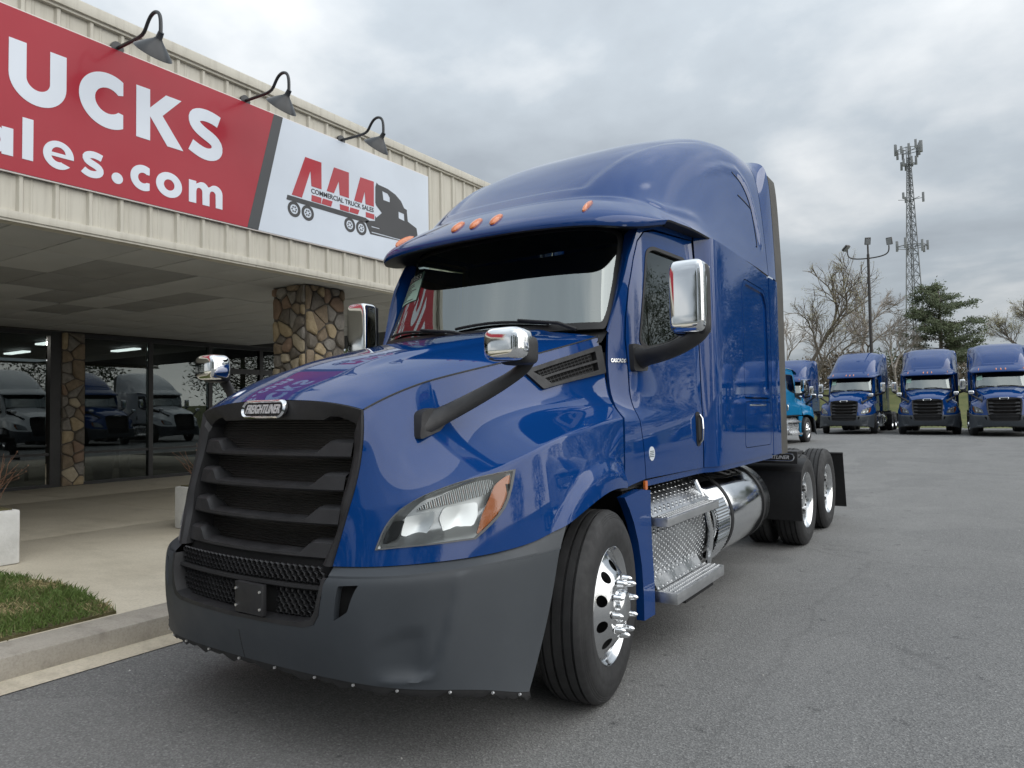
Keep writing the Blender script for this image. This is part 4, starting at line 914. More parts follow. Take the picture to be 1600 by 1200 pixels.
    q_ = [(1.815, 1.07), (1.83, 1.28), (1.875, 1.44), (1.93, 1.58), (1.955, 1.8), (1.985, 1.99), (2.075, 2.25), (2.18, 2.5), (2.31, 2.7), (2.42, 2.79), (3.20, 2.85), (3.20, 2.795), (2.55, 2.752)]+[(a-.011, c+.006*(c > 2.05)) for a, c in dfront[::-1][1:]]
    two('cowl_side', cs(q_), paint_)
    win = roundpoly([(2.235, 1.955), (2.34, 1.925), (2.75, 1.985), (3.04, 2.09), (3.06, 2.62), (2.50, 2.615), (2.40, 2.57)], [.05, .03, .1, .05, .07, .06, .05], 5)
    door_p = dfront+[(3.19, 2.785), (3.20, 2.4), (3.20, 1.6), (3.19, 1.085)]
    doors = two('door', cs(door_p, [win]), paint_)
    for k, d in enumerate(doors):
        fx = (lambda b: b) if k == 0 else (lambda b: b.mirror())
        c = np.mean(win, 0); big = [tuple(c+(np.array(p)-c)*1.045) for p in win]
        fx(cs(big, d=.022, th=0)).build('door_glass', 'sglass', d)
        fx(cs([tuple(c+(np.array(p)-c)*1.03) for p in win], [[tuple(c+(np.array(p)-c)*.965) for p in win]], d=-.004, th=.02, step=.02)).build('glass_seal', 'seal', d)
        px = cabx(3.13, 1.37)
        hb_ = MB().prism(roundpoly([(3.06, 1.25), (3.145, 1.25), (3.145, 1.50), (3.06, 1.50)], .04, 5), lambda p, q: (cabx(*p)+q, p[0], p[1]), -.01, .006); fx(hb_).build('handle_recess', 'seal', d)
        fx(MB().tube([(px+.012, 3.105, 1.275), (px+.03, 3.10, 1.30), (px+.034, 3.10, 1.375), (px+.03, 3.10, 1.45), (px+.012, 3.105, 1.475)], [.014, .018, .019, .018, .014], 10, flat=.6)).build('door_handle', 'chrome', d)
    if full_detail:
        b = MB().prism(arc(0, 0, .045, 0, 348, 28), lambda p, q: (cabx(2.235+p[0], 1.245+p[1])+q, 2.235+p[0], 1.245+p[1]), .0, .003); b.build('round_badge', 'badge', doors[0], smooth=False)
        b = MB()
        for k in range(4): b.box((cabx(2.23, 1.25)+.0025, 2.205-.004*k, 1.258-k*.011), (cabx(2.23, 1.25)+.004, 2.265, 1.262-k*.011))
        b.build('badge_lines', 'label_dark', doors[0], smooth=False)
        text_mb('CASCADIA', .03, lambda x, y, d: (cabx(2.03+x*.9, 1.83+y)+.004+d, 2.03+x*.9, 1.83+y), .004, shear=.2, bold=.0008, a=.024, b=.125).build('name_lettering', 'chrome', T, smooth=False)
    two('side_marker', MB().prism(roundpoly([(2.10, 1.03), (2.135, 1.03), (2.135, 1.085), (2.10, 1.085)], .008, 3), lambda p, q: (1.108+q, p[0], p[1]), 0, .014), 'amber')
    # sleeper wall with the two luggage panels let in
    up = roundpoly([(4.05, 1.60), (4.915, 1.60), (4.915, 2.50), (4.80, 2.615), (4.14, 2.63), (4.05, 2.53)], [.04, .04, .06, .05, .05, .06], 5)
    lo = roundpoly([(4.03, 1.185), (4.90, 1.175), (4.915, 1.575), (4.05, 1.575)], .05, 5)
    sl = cs([(3.212, 1.085), (4.965, 1.085), (4.965, 2.775), (3.212, 2.825)], [up, lo], step=.03)
    sls = two('sleeper_wall', sl, paint_)
    sh = lambda P, k: [tuple(np.mean(P, 0)+(np.array(p)-np.mean(P, 0))*k) for p in P]
    for k, s in enumerate(sls):
        fx = (lambda b: b) if k == 0 else (lambda b: b.mirror())
        uo = cs(sh(up, .980), [sh(up, .90)], th=.02); fx(uo).build('window_surround', paint_, s)
        fx(cs(sh(up, .905), d=.016, th=0)).build('window_blank', paint_, s)
        fx(cs(sh(lo, .974), th=.02)).build('luggage_door', paint_, s)
        fx(MB().box((1.20, 4.2, 1.538), (1.2085, 4.75, 1.552), .004)).build('door_latch', 'chrome', s)
    two('sill_strip', MB().grid(np.array([[(cabx(y, 1.08)-.01, y, 1.083), (cabx(y, 1.08)-.012, y, 1.045), (cabx(y, 1.08)-.05, y, 1.035)] for y in np.linspace(2.15, 4.96, 40)])), paint_)
    # black liner behind the panel gaps, floor and rear wall of the cab
    MB().grid(np.array([[(cabx(y, z)-.035, y, z) for z in np.linspace(1.06, 1.88, 6)] for y in np.linspace(1.84, 4.94, 50)])).both().build('inner_liner', 'black', T)
    two('sleeper_liner', MB().grid(np.array([[(cabx(y, z)-.035, y, z) for z in np.linspace(1.85, 2.8, 6)] for y in np.linspace(3.1, 4.94, 30)])), 'black')
    MB().box((-1.17, 4.955, 1.05), (1.17, 4.975, 2.80)).box((-1.0, 4.955, 2.8), (1.0, 4.97, 3.9)).build('rear_wall', paint_, T, smooth=False)
    fl = MB().box((-1.05, 1.9, 1.04), (1.05, 4.95, 1.08)).box((-1.06, 3.25, 1.1), (1.06, 3.28, 2.85)).build('cab_floor', 'cabin', T, smooth=False)
    # ---- cabin
    b = MB(); b.grid(np.array([[(x, 1.90+.1*(x/.9)**2, 1.99), (x, 2.02+.1*(x/.9)**2, 2.06), (x, 2.30, 2.04), (x, 2.42, 1.94), (x, 2.42, 1.3)] for x in np.linspace(-.95, .95, 16)])); b.build('dashboard', 'cabin', T)
    MB().grid(np.array([[(x, 2.2, 2.80), (x, 2.5, 2.86), (x, 3.26, 2.88)] for x in (-1.0, 0, 1.0)])).build('headliner', 'cabin_l', T)
    b = MB()
    L = [(.5+.21*math.cos(t), 2.48-.09*math.sin(t), 1.97+.19*math.sin(t)) for t in np.linspace(0, 2*math.pi, 33)]; b.tube(L, .017, 8, cap=False)
    for t in (0, 2.2, 4.1): b.tube([(.5, 2.45, 1.95), (.5+.2*math.cos(t), 2.48-.085*math.sin(t), 1.97+.18*math.sin(t))], .014, 6)
    b.tube([(.5, 2.46, 1.95), (.5, 2.30, 1.80)], .03, 8); b.build('steering_wheel', 'plastic', T)
    for sx in (-.55, .5):
        b = MB().box((sx-.25, 2.6, 1.55), (sx+.25, 3.08, 1.68), .04).box((sx-.24, 3.0, 1.68), (sx+.24, 3.13, 2.32), .05).box((sx-.13, 3.02, 2.34), (sx+.13, 3.11, 2.52), .035).box((sx-.2, 2.65, 1.1), (sx+.2, 3.05, 1.55), .02); b.build('seat', 'cabin', T)
    # ---- roof fairing
    rf = fullv(roof)
    ra = np.concatenate([np.linspace(0, 4, 34), np.linspace(4, 11, 80)[1:]]); U, V = np.meshgrid(ra, np.linspace(-7, 7, 113), indexing='ij')
    rfo = MB().grid(rf(U, V)).build('roof_fairing', paint_, T, angle=75)
    e = roof(np.linspace(0, 11, 60), np.full(60, 7.), False); g = [[p, p+np.array([-.006, 0, -.012]), np.array([max(.85, cabx(min(max(p[1], 2.1), 4.9), 2.8)-.06), p[1]+.02, p[2]+.0])] for p in e]
    two('fairing_underside', MB().grid(np.array(g)), 'seal')
    lip = rf(np.zeros(61), np.linspace(-7, 7, 61)); g = []
    for p in lip:
        s = p[0]; wx = max(-.9, min(.9, s*.82)); top = screen(np.array([abs(np.interp(abs(wx), [0, .3, .575, .77, .865, .9], [0, 1, 2, 3, 4, 5]))]), np.array([1.98]))[0]; top[0] = math.copysign(top[0], s)
        g.append([p, p+np.array([-.02*np.sign(s)*(abs(s) > .9), .03, -.004]), p*.5+top*.5+np.array([0, 0, .02]), top+np.array([0, .01, .03])])
    MB().grid(np.array(g)).build('visor_underside', 'seal', rfo)
    if full_detail or True:
        for (u_, v_) in ((1.86, -.47), (1.82, 0), (1.86, .47), (2.06, -2.75), (2.06, 2.75)):
            F = offs(rf, 0, 11, 7); p0 = np.array([float(u_), float(v_)])
            def lp(a, c, d): return tuple(offs(rf, d, 11, 7)(np.array([p0[0]+a]), np.array([p0[1]+c]))[0]) if v_ != 0 or True else None
            g = []
            for s, d in ((1.0, -.002), (1.0, .010), (.75, .022), (.35, .028)):
                g.append([lp(.40*s*math.sin(t)*1.0, .070*s*math.cos(t)*(1-.25*math.sin(t)), d) for t in np.linspace(0, 2*math.pi, 17)])
            MB().grid(np.array(g)).add(g[-1][:-1], [tuple(range(16))]).build('clearance_light', 'amber', rfo)
    for L in ([(9.29, 4.42), (9.7, 4.58), (10.09, 5.07), (10.2, 5.6), (10.25, 6.16), (10.2, 6.4), (10.15, 6.35)], [(9.37, 5.09), (9.8, 5.2), (10.14, 5.30)]):
        P2 = bsl(L, 24); pp = roof(np.array([p[0] for p in P2]), np.array([p[1] for p in P2]))
        two('fairing_groove', MB().tube(pp, .006, 5), 'seal', rfo)
    # ---- side extenders behind the sleeper
    ez = np.linspace(1.07, 2.76, 12); two('side_extender', MB().grid(np.array([[(1.188, 4.985, z), (1.205, 4.99, z), (1.208, 5.15, z), (1.205, 5.30, z), (1.19, 5.30, z)] for z in ez])), paint_)
    ep = bsp1(np.array([(1.206, 2.775), (1.20, 3.0), (1.188, 3.3), (1.175, 3.62), (1.155, 3.84), (1.12, 3.95), (1.03, 4.0), (.88, 4.02), (.7, 4.03)]), np.linspace(0, 8, 40))
    fe = roof(np.full(40, 11.), np.linspace(7, 2.6, 40), False)+np.array([0, .016, 0])
    two('roof_extender', MB().grid(np.array([[p+np.array([-.02, .003, -.015]), p, p*.6+np.array([x, 5.27, z])*.4, p*.25+np.array([x, 5.27, z])*.75, (x-.004, 5.27, z-.004), (x-.03, 5.275, z-.03)] for p, (x, z) in zip(fe, ep)])), paint_)
    two('rubber_extender', MB().grid(np.array([[(x-.03, 5.282, z), (x-.004, 5.286, z), (x-.004, 5.56, z), (x-.02, 5.565, z)] for x, z in [(1.207, 1.06), (1.207, 2.0), (1.207, 2.6)]+[(x, z) for x, z in ep if z < 3.84]])), 'rubgrey')
    # ---- door mirrors
    def rbox(c, hx, hy, hz, n=4., bulge=.0, seg=18):
        g = []
        for t in np.linspace(-math.pi/2, math.pi/2, seg):
            r_ = []
            for q in np.linspace(0, 2*math.pi, 2*seg+1):
                ce_ = lambda a: math.copysign(abs(math.cos(a))**(2/n), math.cos(a)); se_ = lambda a: math.copysign(abs(math.sin(a))**(2/n), math.sin(a))
                r_.append((c[0]+hx*ce_(t)*ce_(q), c[1]+hy*ce_(t)*se_(q), c[2]+hz*se_(t)))
            g.append(r_)
        return MB().grid(np.array(g))
    for k in (0, 1):
        fx = (lambda b: b) if k == 0 else (lambda b: b.mirror())
        arm = fx(MB().tube(bsl([(1.06, 2.19, 1.85), (1.13, 2.18, 1.853), (1.27, 2.18, 1.88), (1.40, 2.20, 1.935), (1.465, 2.225, 2.0), (1.475, 2.25, 2.10)], 20), list(np.interp(np.linspace(0, 1, 20), [0, .15, .6, .85, 1], [.085, .062, .052, .06, .03])), 12, flat=.62)).build('door_mirror', 'plastic', T)
        fx(MB().prism(roundpoly([(2.115, 1.765), (2.27, 1.77), (2.30, 1.925), (2.12, 1.94)], .02, 3), lambda p, q: (cabx(*p)+q, p[0], p[1]), -.005, .03)).build('mirror_foot', 'plastic', arm)
        b = rbox((1.392, 2.20, 2.205), .108, .075, .222, 7); fx(b).build('mirror_shell', 'chrome', arm)
        fx(rbox((1.395, 2.235, 2.195), .105, .06, .222, 9)).build('mirror_housing', 'plastic', arm)
        fx(MB().box((1.30, 2.296, 1.99), (1.49, 2.30, 2.40), .002)).build('mirror_glass', 'chrome', arm)
        # hood mirror
        am = fx(MB().tube(bsl([(.715, .47, 1.47), (.76, .56, 1.50), (.92, .67, 1.60), (1.07, .74, 1.69), (1.14, .745, 1.745), (1.165, .735, 1.80)], 20), list(np.interp(np.linspace(0, 1, 20), [0, .2, .6, 1], [.062, .048, .034, .036])), 12, flat=.55)).build('hood_mirror', 'plastic', T)
        fx(MB().prism(roundpoly([(.42, 1.405), (.60, 1.455), (.66, 1.53), (.52, 1.55), (.46, 1.53)], .02, 3), lambda p, q: (.735+.12*(p[0]-.5)-.2*(p[1]-1.5)+q, p[0], p[1]), -.03, .022)).build('mirror_foot', 'plastic', am)
        fx(rbox((1.10, .64, 1.825), .104, .072, .078, 4)).build('mirror_shell', 'chrome', am)
        fx(rbox((1.125, .687, 1.80), .082, .055, .066, 5)).build('mirror_housing', 'plastic', am)
    # ---- front wheel fairings behind the tyre
    fp = [(1.77, 1.02), (1.83, .95), (1.89, .86), (1.94, .74), (1.97, .6), (1.975, .45), (1.965, .275), (2.125, .275), (2.135, .45), (2.135, 1.025), (2.0, 1.045)]
    two('wheel_fairing', orient(trim(lambda a, c: np.stack([1.135+.03*sstep(.3, 1.0, 1.2-c)*.6+.02*(a-1.9), a, c], -1), fp, step=.04, thick=.05)), paint_)
    # ---- steps, tread plates, fuel tanks
    us = two('upper_step', MB().box((1.09, 2.17, .80), (1.235, 3.18, .853), .006), 'step'); ls = two('lower_step', MB().box((1.07, 2.17, .335), (1.285, 3.10, .405), .006), 'step')
    for st, x0, x1, zt in ((us, 1.105, 1.225, .853), (ls, 1.09, 1.27, .405)):
        b = MB(); nx = 4 if x1-x0 < .15 else 5
        for i in range(nx):
            for j in range(26):
                x_ = x0+(x1-x0)*(i+.5)/nx; y_ = 2.21+j*.0345+(.017 if i % 2 else 0); b.tube([(x_, y_, zt-.001), (x_, y_, zt+.006)], [.011, .007], 6)
        for k, s_ in enumerate(st): q = (b if k == 0 else b.mirror()).build('step_grip', 'grip', s_); tag(q, kind='stuff')
    two('step_bracket', MB().box((.75, 2.4, .29), (1.25, 2.95, .334)), 'black', smooth=False)
    two('tread_panel', MB().grid(np.array([[(x, y, z) for y in (2.16, 3.2)] for x, z in ((1.09, .40), (1.10, .45), (1.125, .62), (1.12, .74), (1.06, .80), (1.045, .82))])), 'tread')
    two('tread_shelf', MB().grid(np.array([[(x, y, z) for y in (2.16, 3.26)] for x, z in ((1.14, .855), (1.10, .89), (1.03, .96), (.90, 1.015), (.7, 1.02))])), 'tread')
    two('plate_backing', MB().box((.6, 2.18, .36), (1.03, 3.25, .95)), 'black', smooth=False)
    two('tread_ramp', MB().grid(np.array([[(1.11, y, .50-.0*(y-2)), (1.16, y, .41)] for y in (2.17, 3.0)])), 'tread')
    b = MB(); g = []
    for k, z in enumerate(np.linspace(.36, .84, 66)):
        x_ = .845+math.sqrt(max(0, .375**2-(z-.655)**2)); g.append([(x_-.008*math.cos(k*1.0)**2, y, z) for y in (3.22, 3.50)])
    two('ribbed_panel', MB().grid(np.array(g)), 'alu')
    two('panel_strut', MB().tube([(1.13, 3.21, .36), (1.165, 3.21, .62), (1.13, 3.21, .80), (1.05, 3.2, .98), (.9, 3.2, 1.05)], .022, 8), 'alu')
    tp = [(3.30, 0), (3.30, .30), (3.315, .335), (3.34, .35), (4.80, .35), (4.835, .338), (4.855, .30), (4.87, .12), (4.872, 0)]
    tanks = two('fuel_tank', MB().lathe(tp, 72, 'y', (.85, 0, .655)), 'tank')
    for k, t_ in enumerate(tanks):
        fx = (lambda b: b) if k == 0 else (lambda b: b.mirror())
        for y in (3.62, 4.60): fx(MB().lathe([(y-.028, .349), (y-.028, .357), (y+.028, .357), (y+.028, .349)], 64, 'y', (.85, 0, .655))).build('tank_strap', 'seal', t_)
        fx(MB().lathe([(.0, .06), (.05, .06), (.055, .045), (.055, 0)], 20, 'z', (.93, 4.15, .985))).build('filler_cap', 'plastic', t_)
        b = MB()
        for s in range(3): b.tube(bsl([(.95, 3.55+s*.2, 1.0), (1.02, 3.8+s*.2, 1.03), (1.08, 4.05+s*.15, .94), (.98, 4.3+s*.12, 1.0), (.85, 4.55, 1.03)], 16), .008, 5)
        fx(b).build('fuel_hose', 'seal', t_)
    # ---- chassis
    ch = MB()
    for s in (-1, 1): ch.box((s*.43-.045, .7, .72), (s*.43+.045, 8.75, 1.0), .008)
    for y in (1.467, 6.42, 7.70): ch.box((-.85, y-.07, .42), (.85, y+.07, .58), .02)
    ch.box((-.42, 8.6, .74), (.42, 8.72, .98)).box((-.4, 1.0, .6), (.4, 2.8, 1.4), .05).box((-.9, 5.1, .62), (.9, 5.7, .7)); ch.build('chassis', 'black', T)
    MB().box((-.6, 4.98, 1.0), (.6, 5.75, 1.02)).build('deck_plate', 'black', T)
    MB().box((-.45, 6.5, 1.02), (.45, 7.5, 1.10), .02).build('fifth_wheel', 'black', T)
    # rear quarter fender, name strip and mud flaps
    g = [[(x, y, z) for x in (.52, .8, 1.1, 1.255, 1.262, 1.25)] for y, z in ((5.86, .33), (5.84, .5), (5.85, .7), (5.90, .84), (5.96, .885), (6.06, .93), (6.2, .965))]
    g = np.array(g); g[:, 5, 1] += .05; two('quarter_fender', MB().grid(g), 'seal', angle=25)
    two('fender_flap', MB().box((.50, 5.79, .93), (1.245, 5.815, 1.06), .006).box((.50, 5.82, 1.03), (1.24, 6.12, 1.055), .006), 'seal')
    def nf(x, y, d, c=(1.0, 5.788, .998)): return (c[0]+x, c[1]-d, c[2]+y)
    fs = ring(capsule(.44, .085), capsule(.41, .065), .004, .006, nf).build('name_strip', 'alu', T); text_mb('FREIGHTLINER', .05, lambda x, y, d: nf(x, y, .001+d), .004, shear=.3, bold=.001, a=.038, b=.33).build('strip_lettering', 'letter', fs, smooth=False)
    two('mud_flap', MB().add([(.60, 8.62, .86), (1.25, 8.62, .86), (1.25, 8.80, .13), (.60, 8.80, .13), (.60, 8.632, .86), (1.25, 8.632, .86), (1.25, 8.812, .13), (.60, 8.812, .13)], [(0, 1, 2, 3), (7, 6, 5, 4), (0, 4, 5, 1), (1, 5, 6, 2), (2, 6, 7, 3), (3, 7, 4, 0)]), 'seal', smooth=False)
    two('flap_hanger', MB().tube([(.45, 8.63, .87), (1.25, 8.63, .87)], .018, 8), 'black')
    # ---- wheels
    ty = [(-.105, .30), (-.125, .31), (-.138, .36), (-.142, .41), (-.132, .455), (-.118, .478), (-.108, .488)]
    for gx in (-.078, -.028, .028, .078): ty += [(gx-.007, .498), (gx-.006, .484), (gx+.006, .484), (gx+.007, .498)]
    ty += [(.108, .488), (.116, .480), (.1175, .4775), (.1165, .475), (.1215, .470), (.123, .4675), (.122, .465), (.127, .460), (.1285, .4575), (.1275, .455), (.134, .448), (.142, .41), (.141, .395), (.143, .39), (.138, .36), (.125, .31), (.105, .30)]
    tyre = mesh('tyre', *(lambda q: (q.v, q.f))(MB().lathe(ty, 84, 'x')), 'rubber', angle=32)
    td_ = ty[:7]+[(-.108, .50)]; lug = MB().lathe(ty, 84, 'x')
    for k in range(60):
        a = 2*math.pi*k/60
        for s in (-1, 1):
            for j, gx in enumerate((-.094, -.053, 0, .053, .094)): pass
    tyre2 = tyre
    def disc(prof, rin, rout, nh, rh, rr):
        holes = [[(rh*math.cos(a)+rr*math.cos(t), rh*math.sin(a)+rr*math.sin(t)) for t in np.linspace(0, 2*math.pi, 15)[:-1]] for a in np.arange(nh)*2*math.pi/nh+.3]
        px, pr = zip(*prof); F = lambda a, c: np.stack([np.interp(np.hypot(a, c), pr, px), a, c], -1)
        return trim(F, [(rout*math.cos(t), rout*math.sin(t)) for t in np.linspace(0, 2*math.pi, 65)[:-1]], holes+([[(rin*math.cos(t), rin*math.sin(t)) for t in np.linspace(0, 2*math.pi, 33)[:-1]]] if rin else []), step=.016, thick=.0, cen=(-1, 0, 0))
    fprof = [(.058, .0), (.058, .13), (.054, .155), (.042, .175), (.012, .215), (-.008, .245), (-.02, .262), (-.022, .28)]
    fd = disc(fprof, .085, .275, 10, .208, .03); lp_ = MB().lathe([(-.10, .265), (-.022, .275), (-.012, .284), (.0, .298), (.008, .302), (.010, .306), (.002, .311), (-.012, .309), (-.10, .30)], 72, 'x'); fd.add(lp_.v, lp_.f)
    fd.add(*(lambda q: (q.v, q.f))(MB().lathe([(.058, .086), (.082, .083), (.093, .072), (.097, .05), (.097, 0)], 40, 'x')))
    front = mesh('wheel', fd.v, fd.f, 'alu', angle=40)
    inner = mesh('brake_drum', *(lambda q: (q.v, q.f))(MB().lathe([(-.03, 0), (-.03, .262), (-.12, .262)], 32, 'x')), 'black')
    nut = mesh('lug_nut', *(lambda q: (q.v, q.f))(MB().lathe([(0, .0), (0, .019), (.010, .020), (.014, .0175), (.028, .017), (.042, .0145), (.052, .009), (.057, .003), (.057, 0)], 14, 'x')), 'chrome')
    rprof = [(-.03, .0), (-.03, .085), (-.075, .10), (-.078, .15), (-.09, .18), (-.13, .22), (-.15, .25), (-.155, .27)]
    rd = disc(rprof, 0, .262, 10, .205, .026); lp_ = MB().lathe([(-.155, .262), (-.14, .268), (-.05, .276), (-.02, .284), (.0, .298), (.008, .302), (.010, .306), (.002, .311), (-.012, .309)], 72, 'x'); rd.add(lp_.v, lp_.f)
    rear = mesh('wheel', rd.v, rd.f, 'alu', angle=40)
    nut2 = mesh('lug_nut', *(lambda q: (q.v, q.f))(MB().lathe([(0, .0), (0, .018), (.03, .018), (.045, .012), (.045, 0)], 10, 'x')), 'seal')
    for s in (1, -1):
        rz = 0 if s > 0 else math.pi
        for y, x_, me_, isf in ((1.467, 1.175, front, True), (6.42, 1.20, rear, False), (7.70, 1.20, rear, False)):
            w_ = inst('wheel', me_, T, (s*x_, y, .49), (0, 0, rz)); ORG[w_.name] = Vector((0, 0, 0))
            inst('tyre', tyre, w_, (-.115, 0, 0))
            if not isf: inst('tyre', tyre, w_, (-.115-.34, 0, 0))
            inst('brake_drum', inner, w_, (0 if isf else -.13, 0, 0))
            for k in range(10):
                a = k*2*math.pi/10+.1; inst('lug_nut', nut if isf else nut2, w_, (.057 if isf else -.076, .143*math.cos(a), .143*math.sin(a)))
            w_.rotation_euler = (0, 0, rz+(math.radians(8.5) if isf else 0))
    return T
TRUCK = make_truck('blue')
tag(TRUCK, 'large glossy blue sleeper tractor with dark grey bumper parked in front of the showroom', 'truck')
# ---------------------------------------------------------------- parked trucks, copied part by part
SKIP = {'lug_nut', 'bulb', 'air_dam_bolt', 'bracket_bolt', 'fuel_hose', 'filler_cap', 'sheet_lines', 'stock_number', 'badge_lines', 'round_badge', 'vent_mesh', 'lettering', 'strip_lettering', 'fairing_groove', 'name_lettering', 'intake_mesh', 'brake_drum', 'radiator_brace', 'dark_corner', 'side_marker', 'plate_bracket', 'badge_lines', 'wiper_arm', 'step_bracket', 'step_grip', 'hood_seam'}
def copy_tree(o, parent=None, skip=SKIP, swap=None):
    c = o.copy(); COL.objects.link(c); c.parent = parent
    for k in ('label', 'category', 'group'):
        if k in c: del c[k]
    if swap and o.type == 'MESH' and o.data.materials and o.data.materials[0] == M['blue']:
        c.material_slots[0].link = 'OBJECT'; c.material_slots[0].material = swap
    for ch in list(o.children):
        if ch.name.split('.')[0] not in skip: copy_tree(ch, c, skip, swap)
    return c
def put(x, y, rz, label, swap=None, group='blue tractors parked in a row', skip=SKIP):
    c = copy_tree(TRUCK, None, skip, swap); q = Matrix.Rotation(rz, 3, 'Z')@Vector((0, 4.2, 0)); c.location = (x+q.x, y+q.y, float(gz(x, y))); c.rotation_euler = (0, 0, rz)
    tag(c, label, 'truck', group); return c
bpy.context.view_layer.update()
put(.86, 34.0, .025, 'blue sleeper tractor parked far off facing us, middle one of the row below the pine')
put(-2.55, 34.2, -.035, 'blue sleeper tractor parked far off facing us in front of the tall lot light')
put(3.62, 32.7, .02, 'blue sleeper tractor parked far off, cut by the right edge of the picture')
put(-6.3, 37.4, .0, 'blue sleeper tractor parked far off, half hidden behind the teal day cab')
# the rest of the lot, out of the frame: seen only as reflections in paint and glass
LEAN = SKIP | {'lens_rim', 'main_reflector', 'inner_reflector', 'light_strip', 'louver', 'seat', 'steering_wheel', 'wiper', 'hood_vent', 'tank_strap', 'clearance_light', 'mirror_foot', 'price_sheet', 'stock_band'}
for k, (x_, y_, rz, mt) in enumerate(((7.4, 36.5, 0, None), (10.9, 36.5, 0, None), (14.4, 36.8, 0, None), (9.5, 14.2, -math.pi/2, 'white_paint'), (9.7, 17.8, -math.pi/2, None), (9.4, 21.4, -math.pi/2, 'white_paint'))):
    put(x_, y_, rz, ['blue tractor next right in the row, mirrored in the sleeper wall', 'second blue tractor right in the row, mirrored in the door', 'third blue tractor right in the row, mirrored in the door', 'white tractor mirrored in the showroom glass left of the stone pier', 'blue tractor mirrored in the showroom glass beside the white one', 'white tractor mirrored in the showroom glass right of the stone pier'][k], M[mt] if mt else None, 'tractors seen as reflections', LEAN)
# ---- teal day cab, mostly hidden behind the blue truck
DAYSKIP = SKIP | {'roof_fairing', 'sleeper_wall', 'side_extender', 'roof_extender', 'rubber_extender', 'rear_wall', 'fairing_underside', 'sleeper_liner', 'sill_strip', 'inner_liner', 'headliner', 'fender_flap', 'name_strip', 'price_sheet', 'stock_band', 'cab_floor'}
day = copy_tree(TRUCK, None, DAYSKIP, M['teal']); tag(day, 'bright teal day-cab tractor peeping out behind the blue sleeper', 'truck')
day.name = 'day_cab_tractor'; ORG[day.name] = Vector((0, 4.2, 0)); day.location = (0, 4.2, 0)
uu = np.linspace(-1, 1, 25)
g = [[(x*1.06, 2.0+.1*x*x, 2.70), (x*1.07, 2.02+.1*x*x, 2.80), (x*1.03, 2.35, 2.92), (x*1.02, 2.9, 2.97-.02*x*x), (x*1.03, 3.25, 2.93), (x*1.06, 3.32, 2.80), (x*1.08, 3.33, 2.6)] for x in uu]
g = np.array(g); g[..., 2] -= (.10*np.abs(uu)**6)[:, None]; MB().grid(g).build('cab_roof', 'teal', day)
MB().box((-1.09, 3.25, 1.05), (1.09, 3.31, 2.8), .03).build('cab_rear_wall', 'teal', day); MB().box((-.62, 3.312, 1.95), (.62, 3.322, 2.55), .004).build('rear_window', 'sglass', day)
MB().grid(np.array([[(x, 2.9, 2.95), (x*.95, 3.05, 3.25), (x*.93, 3.28, 3.5), (x*.93, 3.30, 3.0)] for x in np.linspace(-.85, .85, 13)])).build('roof_deflector', 'teal', day)
MB().box((-1.05, 1.9, 1.04), (1.05, 3.25, 1.08)).build('cab_floor', 'cabin', day, smooth=False)
_q = Matrix.Rotation(math.radians(168), 3, 'Z')@Vector((0, 4.2, 0)); day.location = (-3.68+_q.x, 29.2+_q.y, float(gz(-4, 26))); day.rotation_euler = (0, 0, math.radians(168))
# ---------------------------------------------------------------- lot light, cell tower
M['pole'] = nmat('dark_bronze_pole', (.035, .03, .026), (.05, .044, .04), 5, .5); M['steel'] = nmat('galvanised_steel', (.16, .17, .18), (.24, .25, .26), 8, .55, metal=.4); M['antenna'] = nmat('antenna_grey', (.20, .21, .22), (.30, .31, .32), 3, .6); M['lampglass'] = mat('floodlight_glass', (.35, .36, .35), .2)
def polar(az, d): a = math.radians(az); return 2.86+d*math.sin(a), -2+d*math.cos(a)
x_, y_ = polar(-6.52, 44.5); z_ = float(gz(x_, y_)); P = empty('lot_light', (x_, y_, z_)); tag(P, 'tall dark lot light pole with three floodlight heads behind the parked trucks', 'light pole')
MB().tube([(x_, y_, z_), (x_, y_, z_+4), (x_, y_, 10.0)], [.11, .09, .07], 10).build('pole', 'pole', P); MB().tube([(x_, y_, z_), (x_, y_, z_+.35)], .24, 12).build('pole_base', 'kerb', P)
L = bsl([(-1.05, .62), (-1.06, .25), (-.8, .06), (0, 0), (.8, .06), (1.06, .25), (1.05, .62)], 30); MB().tube([(x_+a, y_, 9.75+c) for a, c in L], .035, 6).tube([(x_, y_, 9.7), (x_, y_, 10.55)], .05, 6).build('bracket', 'pole', P)
for dx, dz, rz, tilt in ((-1.12, 10.5, 1.0, .9), (0, 10.75, .3, .5), (1.08, 10.6, -.2, .35)):
    q = Matrix.Rotation(rz, 3, 'Z')@Matrix.Rotation(tilt, 3, 'X'); b = MB(); b.box((-.15, -.07, -.2), (.15, .06, .2), .02); b.v = [tuple(q@Vector(v)+Vector((x_+dx, y_, dz))) for v in b.v]; h = b.build('floodlight', 'pole', P)
    b = MB().box((-.125, -.083, -.17), (.125, -.071, .17)); b.v = [tuple(q@Vector(v)+Vector((x_+dx, y_, dz))) for v in b.v]; b.build('floodlight_glass', 'lampglass', h, smooth=False)
x_, y_ = polar(-3.75, 130.); T0 = Vector((x_, y_, 2.2)); TW = empty('cell_tower', T0); tag(TW, 'tall lattice cell tower with antenna rings rising behind the pine', 'tower')
Ht = 40.8; ang = [math.radians(a) for a in (100, 220, 340)]
def leg(k, h): r_ = 1.95-(1.95-.36)*min(1, h/(Ht*.93)); return T0+Vector((math.cos(ang[k])*r_, math.sin(ang[k])*r_, h))
for k in range(3): MB().tube([leg(k, 0), leg(k, Ht*.93), leg(k, Ht)], [.11, .07, .065], 6).build('leg', 'steel', TW)
b = MB(); h = 0.
